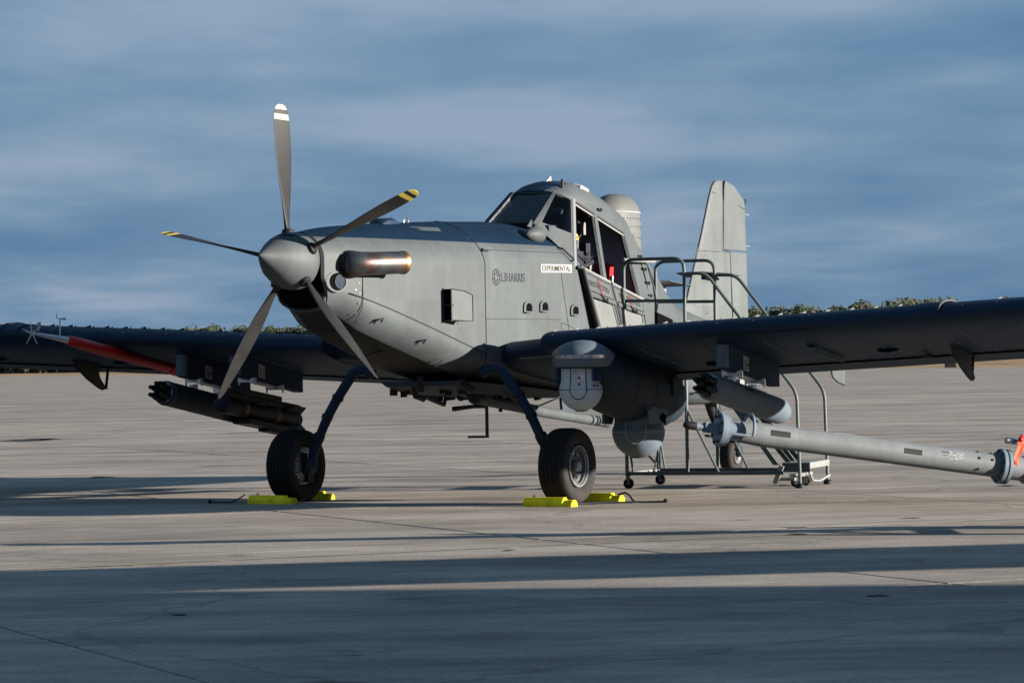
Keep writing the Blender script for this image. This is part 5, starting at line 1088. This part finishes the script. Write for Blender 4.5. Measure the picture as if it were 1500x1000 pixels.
# ================================================================== WHEEL CHOCKS
def chock(x0, x1, yc, h, wdt, label, front):
    """bar along local Y, from x0 to x1 (local Y range), centred at local X = yc"""
    o = thing('wheel_chock', label, 'chock', (yc, (x0+x1)/2, 0), AF, 'yellow wheel chocks at the main wheels')
    prof = [(-wdt/2, 0), (wdt/2, 0), (wdt/2, h*.45), (wdt*.22, h), (-wdt*.22, h), (-wdt/2, h*.45)]
    y1b = x1-.10
    part('chock_bar', MB().loft([[V(yc+a, y, b_) for a, b_ in prof] for y in (x0+.004, x0+.008, y1b)]).loft([[V(yc+a*(1.0), y, b_*k) for a, b_ in prof] for y, k in ((y1b, .999), (y1b+.012, .74), (x1, .72))]), MT['chock'], o, 30)
    part('chock_foot', MB().box((yc, (x0+x1)/2, .005), (wdt*.92, (x1-x0)*.98, .01)), MT['black'], o)
    part('rope_eye', MB().tube([V(yc+.02, x0+.10, h)+V(.0, .011*cos(a), .008+.011*sin(a)) for a in frange(0, 2*pi, pi/8)], .004, 6), MT['black'], o); return o
chock(1.34, 1.86, .46, .085, .13, 'yellow chock in front of the wheel below the sensor pod', True)
chock(1.38, 1.90, -.46, .085, .13, 'yellow chock behind the wheel below the sensor pod', False)
chock(-1.80, -1.28, .46, .085, .13, 'yellow chock in front of the wheel behind the propeller side', True)
chock(-1.93, -1.41, -.44, .085, .13, 'yellow chock behind the wheel behind the propeller side', False)
rp1 = thing('chock_rope', 'dark rope looping over concrete from the yellow chocks below the sensor pod', 'rope', (-.3, 1.95, 0), AF)
part('rope', MB().tube([(-.46, 1.86, .07), (-.45, 1.94, .09), (-.42, 2.0, .07), (-.38, 2.06, .02), (-.34, 2.1, .012), (-.25, 2.1, .008)], .010, 8).tube([(.42, 1.80, .04), (.30, 1.82, .02), (.15, 1.78, .012), (.02, 1.84, .012), (-.10, 1.95, .012), (-.22, 2.10, .012), (-.30, 2.32, .012), (-.34, 2.42, .012)], .009, 8), MT['cloth'], rp1)
part('rope_knot', MB().sphere((-.34, 2.43, .022), .022, 10, 6), MT['cloth'], rp1)
rp2_ = thing('chock_rope', 'short black rope beside the yellow chock on the shaded concrete at the other wheel', 'rope', (.46, -2.1, 0), AF)
part('rope', MB().tube([(.47, -1.86, .09), (.48, -1.93, .05), (.48, -2.02, .014), (.50, -2.15, .012), (.48, -2.28, .012)], .007, 8), MT['black'], rp2_)
part('rope_knot', MB().sphere((.48, -2.28, .02), .02, 10, 6), MT['black'], rp2_)

# ================================================================== MAINTENANCE STAND
th = radians(-19); E1 = V(cos(th), sin(th), 0); E2 = V(-sin(th), cos(th), 0); SO = V(1.225, 32.40, 0)
SF = Matrix(((E1.x, E2.x, 0, SO.x), (E1.y, E2.y, 0, SO.y), (0, 0, 1, 0), (0, 0, 0, 1)))
sd_ = thing('maintenance_stand', 'grey tubular step platform on castors with handrails standing behind the wing', 'step stand', (0, 0, 0), SF)
def rnd_corner(P, r=.09, n=6):
    out = [V(*P[0])]
    for i in range(1, len(P)-1):
        a, b_, c = V(*P[i-1]), V(*P[i]), V(*P[i+1]); d0 = (a-b_).normalized(); d1 = (c-b_).normalized()
        for k in range(n+1):
            t_ = k/n; p0_ = b_+d0*r; p1_ = b_+d1*r; out.append(p0_*(1-t_)**2+b_*2*t_*(1-t_)+p1_*t_**2)
    return out+[V(*P[-1])]
for q in (.08, 1.05):
    o_ = 0 if q < .5 else .07
    part('guard_rail', MB().tube(rnd_corner([(-.05+o_, q, .15), (-.05+o_, q, 2.44), (.62+o_, q, 2.44), (.62+o_, q, .16)], .12), .019, 10), MT['stand'], sd_)
    part('mid_rail', MB().tube([(-.05+o_, q, 2.0), (.62+o_, q, 1.99)], .017, 10), MT['stand'], sd_)
    part('handrail', MB().tube(rnd_corner([(.62+o_, q, 2.275), (.86+o_, q, 2.275), (1.82+o_, q, 1.0), (1.84+o_, q, .05)], .10), .018, 10), MT['stand'], sd_)
    part('rubber_foot', MB().lathe((1.84+o_, q, 0), (0, 0, 1), [(0, .045), (.035, .045), (.05, .03)], 14), MT['black'], sd_)
    part('base_rail', MB().tube([(-.05, q, .16), (1.66, q, .16)], .020, 10), MT['stand'], sd_)
    part('diagonal_brace', MB().tube([(.62+o_, q, .85), (.96+o_, q, .17)], .014, 8).tube([(-.10+o_, q, .95), (.02+o_, q, .17)], .012, 8), MT['stand'], sd_)
    qq = q+(.10 if q < .5 else -.10)
    for dq in (0, .14 if q < .5 else -.14):
        part('stair_stringer', MB().loft([[V(p+a, qq+dq+b_, z) for a, b_ in ((-.03, -.012), (.03, -.012), (.03, .012), (-.03, .012))] for p, z in ((.64, 1.52), (1.56+.12*(dq != 0), .24))]), MT['stand'], sd_)
    cs = part('castor', MB().lathe((-.03+o_, q-.012, .055), (0, 1, 0), [(-.018, .05), (-.015, .056), (.015, .056), (.018, .05)], 20), MT['tyre'], sd_)
    part('castor_hub', MB().lathe((-.03+o_, q-.012, .055), (0, 1, 0), [(-.022, .018), (.022, .018)], 12), MT['rimw'], cs); part('castor_fork', MB().plate([(-.055+o_, q-.04, .15), (-.005+o_, q-.04, .15), (-.02+o_, q-.04, .04), (-.04+o_, q-.04, .04)], (0, .006, 0)).box((-.03+o_, q, .145), (.06, .08, .012)), MT['stand'], cs)
part('cross_rail', MB().tube([(-.05, .08, .16), (.02, 1.05, .16)], .018, 10).tube([(-.05, .08, 2.44), (.02, 1.05, 2.44)], .018, 10).tube([(-.05, .08, 2.0), (.02, 1.05, 2.0)], .016, 10), MT['tread'], sd_)
part('frame_brace', MB().tube([(.25, .08, .17), (.15, .60, .40), (.05, 1.05, .60)], .012, 8).tube([(.66, .1, 1.0), (.69, 1.03, 1.0)], .016, 8).tube([(-.05, .10, .6), (.02, 1.04, .2)], .012, 8), MT['stand'], sd_)
part('platform', MB().box((.31, .565, 1.42), (.76, .97, .05)), MT['tread'], sd_)
for p, z in ((1.66, .25), (1.42, .56), (1.20, .83), (.92, 1.13)):
    stp = part('stair_tread', MB().box((p+.12, .60, z), (.30, .88, .03)).box((p+.265, .60, z-.02), (.014, .90, .055)), MT['tread'], sd_)
    part('tread_side', MB().box((p+.12, .165, z-.04), (.30, .014, .09)), MT['stand'], stp)
part('lift_mechanism', MB().tube([(1.75, .2, .12), (1.80, .75, .13)], .022, 8).tube([(1.82, .5, .20), (1.86, .56, .06), (1.90, .72, .05), (1.94, 1.0, .10)], .014, 8).box((1.60, .12, .14), (.05, .05, .2), Matrix.Rotation(.4, 3, 'Y')).box((1.66, .2, .09), (.22, .16, .03)), MT['tread'], sd_)
for q in (.24, .62):
    cs = part('castor', MB().lathe((1.76, q, .06), (.25, 1, 0), [(-.018, .053), (-.015, .06), (.015, .06), (.018, .053)], 20), MT['tyre'], sd_)
    part('castor_hub', MB().lathe((1.76, q, .06), (.25, 1, 0), [(-.022, .028), (.022, .028)], 12), MT['rimw'], cs)
    part('castor_fork', MB().box((1.73, q, .12), (.07, .07, .05)).box((1.78, q-.03, .08), (.05, .008, .1)), MT['steel'], cs)

# ================================================================== LONG TUBE (tow bar) AT THE RIGHT
P0 = V(1.548, 22.8, .848); P1 = V(3.757, 23.4, .510); LT = (P1-P0).length-.03; KT = LT/2.09; dT = (P1-P0).normalized()
tb = thing('tow_bar', 'long grey tow bar tube with bolted flanges and black-tipped rod at the right edge', 'tow bar', (3.9, 22.76, 0))
su = V(0, 0, 1)-dT*dT.z; su.normalize(); sv = dT.cross(su); SVV = sv if sv.y > 0 else -sv
tube = part('main_tube', MB().lathe(P0, dT, [(.16, .080), (.30, .089), (.34, .0895), (1.0, .0895), (LT, .0895)], 40), MT['bar'], tb, 40)
hd2 = part('head_flange', MB().lathe(P0, dT, [(-.022, .122), (-.018, .128), (.014, .128), (.018, .122)], 40), MT['steelblue'], tb)
part('flange_rim', MB().lathe(P0, dT, [(.018, .118), (.05, .118), (.052, .06)], 36), MT['steelblue'], hd2)
bt = MB()
for k in range(8):
    a = 2*pi*k/8+.3; bt.lathe(P0+(su*cos(a)+sv*sin(a))*.103-dT*.022, -dT, [(0, .011), (.014, .011), (.016, .006)], 8)
part('flange_bolts', bt, MT['rivetd'], hd2)
part('neck', MB().lathe(P0, dT, [(.02, .07), (.10, .066), (.18, .072), (.22, .080)], 30), MT['steelblue'], tb)
part('head_block', MB().box(P0-dT*.075+sv*.02, (.12, .07, .075), Matrix((dT, sv, su)).transposed()), MT['steelblue'], hd2)
part('rod', MB().lathe(P0-dT*.13+sv*.02, -dT, [(0, .026), (.10, .030), (.11, .030)], 18), MT['steelblue'], hd2)
part('rod_tip', MB().lathe(P0-dT*.20+sv*.02, -dT, [(0, .030), (.02, .031), (.06, .031), (.085, .026), (.098, .015), (.10, .003)], 18), MT['black'], hd2)
part('ring_guard', MB().tube([P0+dT*.225+(su*cos(a)*.122-SVV*sin(a)*.122)+su*.02 for a in frange(-1.9, 1.9, .15)], .012, 8).tube([P0+dT*.0+V(0, -.09, -.02), P0+dT*.20+V(0, -.118, -.02)], .012, 8).tube([P0+dT*.225+su*.025+(su*cos(1.9)-SVV*sin(1.9))*.122, P0+dT*.20+V(0, -.118, -.02)], .010, 8), MT['steelblue'], hd2)
vis = V(-.09, -1, .03).normalized()
def tubept(t_, ang, off=.0015):
    t_ = t_*KT
    n_ = (-SVV*cos(ang)+su*sin(ang)).normalized(); return P0+dT*t_+n_*(.0895+off)
for t_, w_, a0, a1 in ((.34, .145, .03, .52), (1.33, .135, .02, .48)):
    part('black_patch', MB().quadstrip([tubept(t_+w_*k/6, a0) for k in range(7)], [tubept(t_+w_*k/6, a1) for k in range(7)]) if False else MB().loft([[tubept(t_+q, lerp(a0, a1, k/8)) for k in range(9)] for q in (0, w_)], closed=False), MT['black'], tube, 60)
sw = MB(); sw.loft([[tubept(.82+q, lerp(1.15, 1.30, k/3)) for k in range(4)] for q in (0, .22)], closed=False); sw.loft([[tubept(.40+q, lerp(1.20, 1.30, k/3)) for k in range(4)] for q in (0, .14)], closed=False); part('white_stripe', sw, MT['white'], tube, 60)
lbm = MB(); random.seed(21)
for q in range(26):
    t_ = 1.655+random.uniform(0, .11); a = random.uniform(.0, .75); lbm.loft([[tubept(t_+dt, a+da) for da in (0, .05)] for dt in (0, .018)], closed=False)
part('worn_label', lbm, MT['wlabel'], tube, 0)
lbk = MB()
for q in range(6): lbk.loft([[tubept(1.615+q*.012+dt, .55+da) for da in (0, .10)] for dt in (0, .007)], closed=False)
lbk.loft([[tubept(1.625+dt, .28+da) for da in (0, .05)] for dt in (0, .06)], closed=False)
for q in range(5): lbk.loft([[tubept(.30+q*.014+dt, .95+.03*q+da) for da in (0, .12)] for dt in (0, .006)], closed=False)
part('stencil_marks', lbk, MT['letter'], tube, 0)
bt = MB()
for t_ in (1.90, 2.0):
    for a in (-.5, .45, 1.2): bt.lathe(tubept(t_, a, -.002), V(0, -cos(a), sin(a)), [(0, .011), (.010, .010)], 8)
for t_ in (.10, .28): bt.lathe(tubept(t_, -.9, -.004), V(0, -.6, -.8), [(0, .008), (.012, .007)], 8)
part('tube_bolts', bt, MT['rivetd'], tube)
fl2 = part('rear_flange', MB().lathe(P1, dT, [(-.045, .128), (-.04, .135), (-.012, .135), (-.010, .128)], 40).lathe(P1, dT, [(.0, .128), (.002, .135), (.026, .135), (.03, .128)], 40), MT['steelblue'], tb)
bt = MB()
for k in range(10):
    a = 2*pi*k/10; bt.lathe(P1+(su*cos(a)+sv*sin(a))*.112-dT*.045, -dT, [(0, .010), (.014, .010)], 8)
part('flange_bolts', bt, MT['rivetd'], fl2)
rt = part('rear_tube', MB().lathe(P1, dT, [(.02, .090), (.20, .092), (1.6, .092)], 36), MT['bar'], tb)
part('sleeve', MB().lathe(P1, dT, [(.165, .100), (.18, .110), (.9, .110)], 36), MT['steelblue'], rt)
part('release_lever', MB().tube([P1+dT*.16+V(0, 0, .13), P1+dT*.215+V(0, -.03, .32)], .014, 8).tube([P1+dT*.19+V(0, 0, .13), P1+dT*.245+V(0, .03, .32)], .014, 8).tube([P1+dT*.06+V(0, -.03, .205), P1+dT*.30+V(0, -.03, .20)], .022, 12).sphere(P1+dT*.24+V(0, 0, .24), .05, 14, 10), MT['steelblue'], rt)
part('pin_end', MB().lathe(P1+dT*.02+V(0, -.03, .206), dT, [(0, .020), (.004, .024), (.05, .024)], 14), MT['steel'], rt)
# out of the picture: the bar's wheeled carriage holds it up
Pc = P1+dT*.75
part('carriage_leg', MB().tube([Pc, V(Pc.x, Pc.y-.45, .22)], .03, 8).tube([Pc, V(Pc.x, Pc.y+.45, .22)], .03, 8).tube([V(Pc.x, Pc.y-.5, .20), V(Pc.x, Pc.y+.5, .20)], .028, 8), MT['steelblue'], tb)
for s in (-1, 1): part('carriage_wheel', MB().lathe((Pc.x, Pc.y+s*.5, .20), (0, 1, 0), [(-.05, .08), (-.06, .15), (-.04, .195), (.04, .195), (.06, .15), (.05, .08)], 28), MT['tyre'], tb)
Pe = P1+dT*1.58
part('rear_counterweight', MB().box(Pe+V(.1, 0, -.05), (.3, .35, .35)), MT['steelblue'], tb)
stq = thing('streamer', 'red-orange warning streamer hanging on the tow bar lever at the right edge', 'streamer', P1+dT*.12+V(0, -.05, .22))
Q = P1+dT*.135+V(0, -.075, .215); ps_ = []
for k in range(15):
    t_ = k/14; x = -.045*t_+.010*sin(t_*9); y = -.02+.012*sin(t_*7+1); z = -.245*t_; wv = .020*(1+.25*sin(t_*6))
    ps_.append((Q+V(x-wv, y-.006, z), Q+V(x, y+.010*sin(t_*5), z-.004), Q+V(x+wv, y+.012, z-.003)))
mb = MB()
for c0, c1 in ((0, 1), (1, 2)): mb.quadstrip([p[c0] for p in ps_], [p[c1] for p in ps_])
part('ribbon', mb, MT['streamer'], stq, 60); part('knot', MB().sphere(Q+V(.004, 0, .012), .022, 10, 8).sphere(Q+V(.015, .01, .035), .014, 8, 6), MT['red'], stq)

# ================================================================== OUT OF THE PICTURE, right: unseen objects added only to throw the long foreground shadows
sdir = V(cos(SUN_AZ), sin(SUN_AZ), 0)
def shadow_y(x, y_at0): return y_at0+x*math.tan(SUN_AZ)
DSP = 1.45/math.tan(SUN_EL); TA = radians(8.5)
tcx, tcy = 4.9+4.6*cos(TA)+.0, 0.0
lx, ly = .65, 20.48                                   # a point the deck's middle line must shade
cx_, cy_ = lx+DSP*cos(SUN_AZ), ly+DSP*sin(SUN_AZ); k_ = 9.5-cx_
TF = Matrix.Translation(V(cx_+k_, cy_+k_*math.tan(TA), 0)) @ Matrix.Rotation(TA, 4, 'Z')
tk = thing('trailer_shadow_caster', 'unseen flatbed deck added outside the right edge to cast a foreground shadow band', 'trailer', (0, 0, 0), TF)
part('deck', MB().box((0, 0, 1.45), (10.2, 1.80, .22)), MT['cabin'], tk)
part('draw_bar', MB().tube([(5.0, -.5, 1.0), (7.0, 0, .7)], .06, 8).tube([(5.0, .5, 1.0), (7.0, 0, .7)], .06, 8), MT['cabin'], tk)
for x in (1.6, 3.6):
    part('axle', MB().tube([(x, -.8, .45), (x, .8, .45)], .06, 8), MT['cabin'], tk); part('axle_mount', MB().box((x, 0, .9), (.5, 1.2, .9)), MT['cabin'], tk)
    for s in (-1, 1): part('wheel', MB().lathe((x, s*.8, .45), (0, 1, 0), [(-.11, .25), (-.12, .42), (-.08, .45), (.08, .45), (.12, .42), (.11, .25)], 24), MT['tyre'], tk)
SHD = 4.0/math.tan(SUN_EL)
HF = Matrix.Translation(V(3.05+SHD*cos(SUN_AZ), 18.20+SHD*sin(SUN_AZ), 0)) @ Matrix.Rotation(radians(-6.6), 4, 'Z')
hg = thing('shelter_shadow_caster', 'unseen shelter roof added outside the right edge to cast the near foreground shadow', 'shelter', (0, 0, 0), HF)
part('roof', MB().box((-2.5, -8, 4.0), (18, 16, .18)), MT['corr'], hg)
for x in (-11, -2.5, 6):
    for y in (-.4, -15.6): part('post', MB().tube([(x, y, 0), (x, y, 3.95)], .09, 10), MT['rim'], hg)
for x in (-11, -2.5, 6): part('rafter', MB().box((x, -8, 3.82), (.14, 15.6, .18)), MT['rim'], hg)
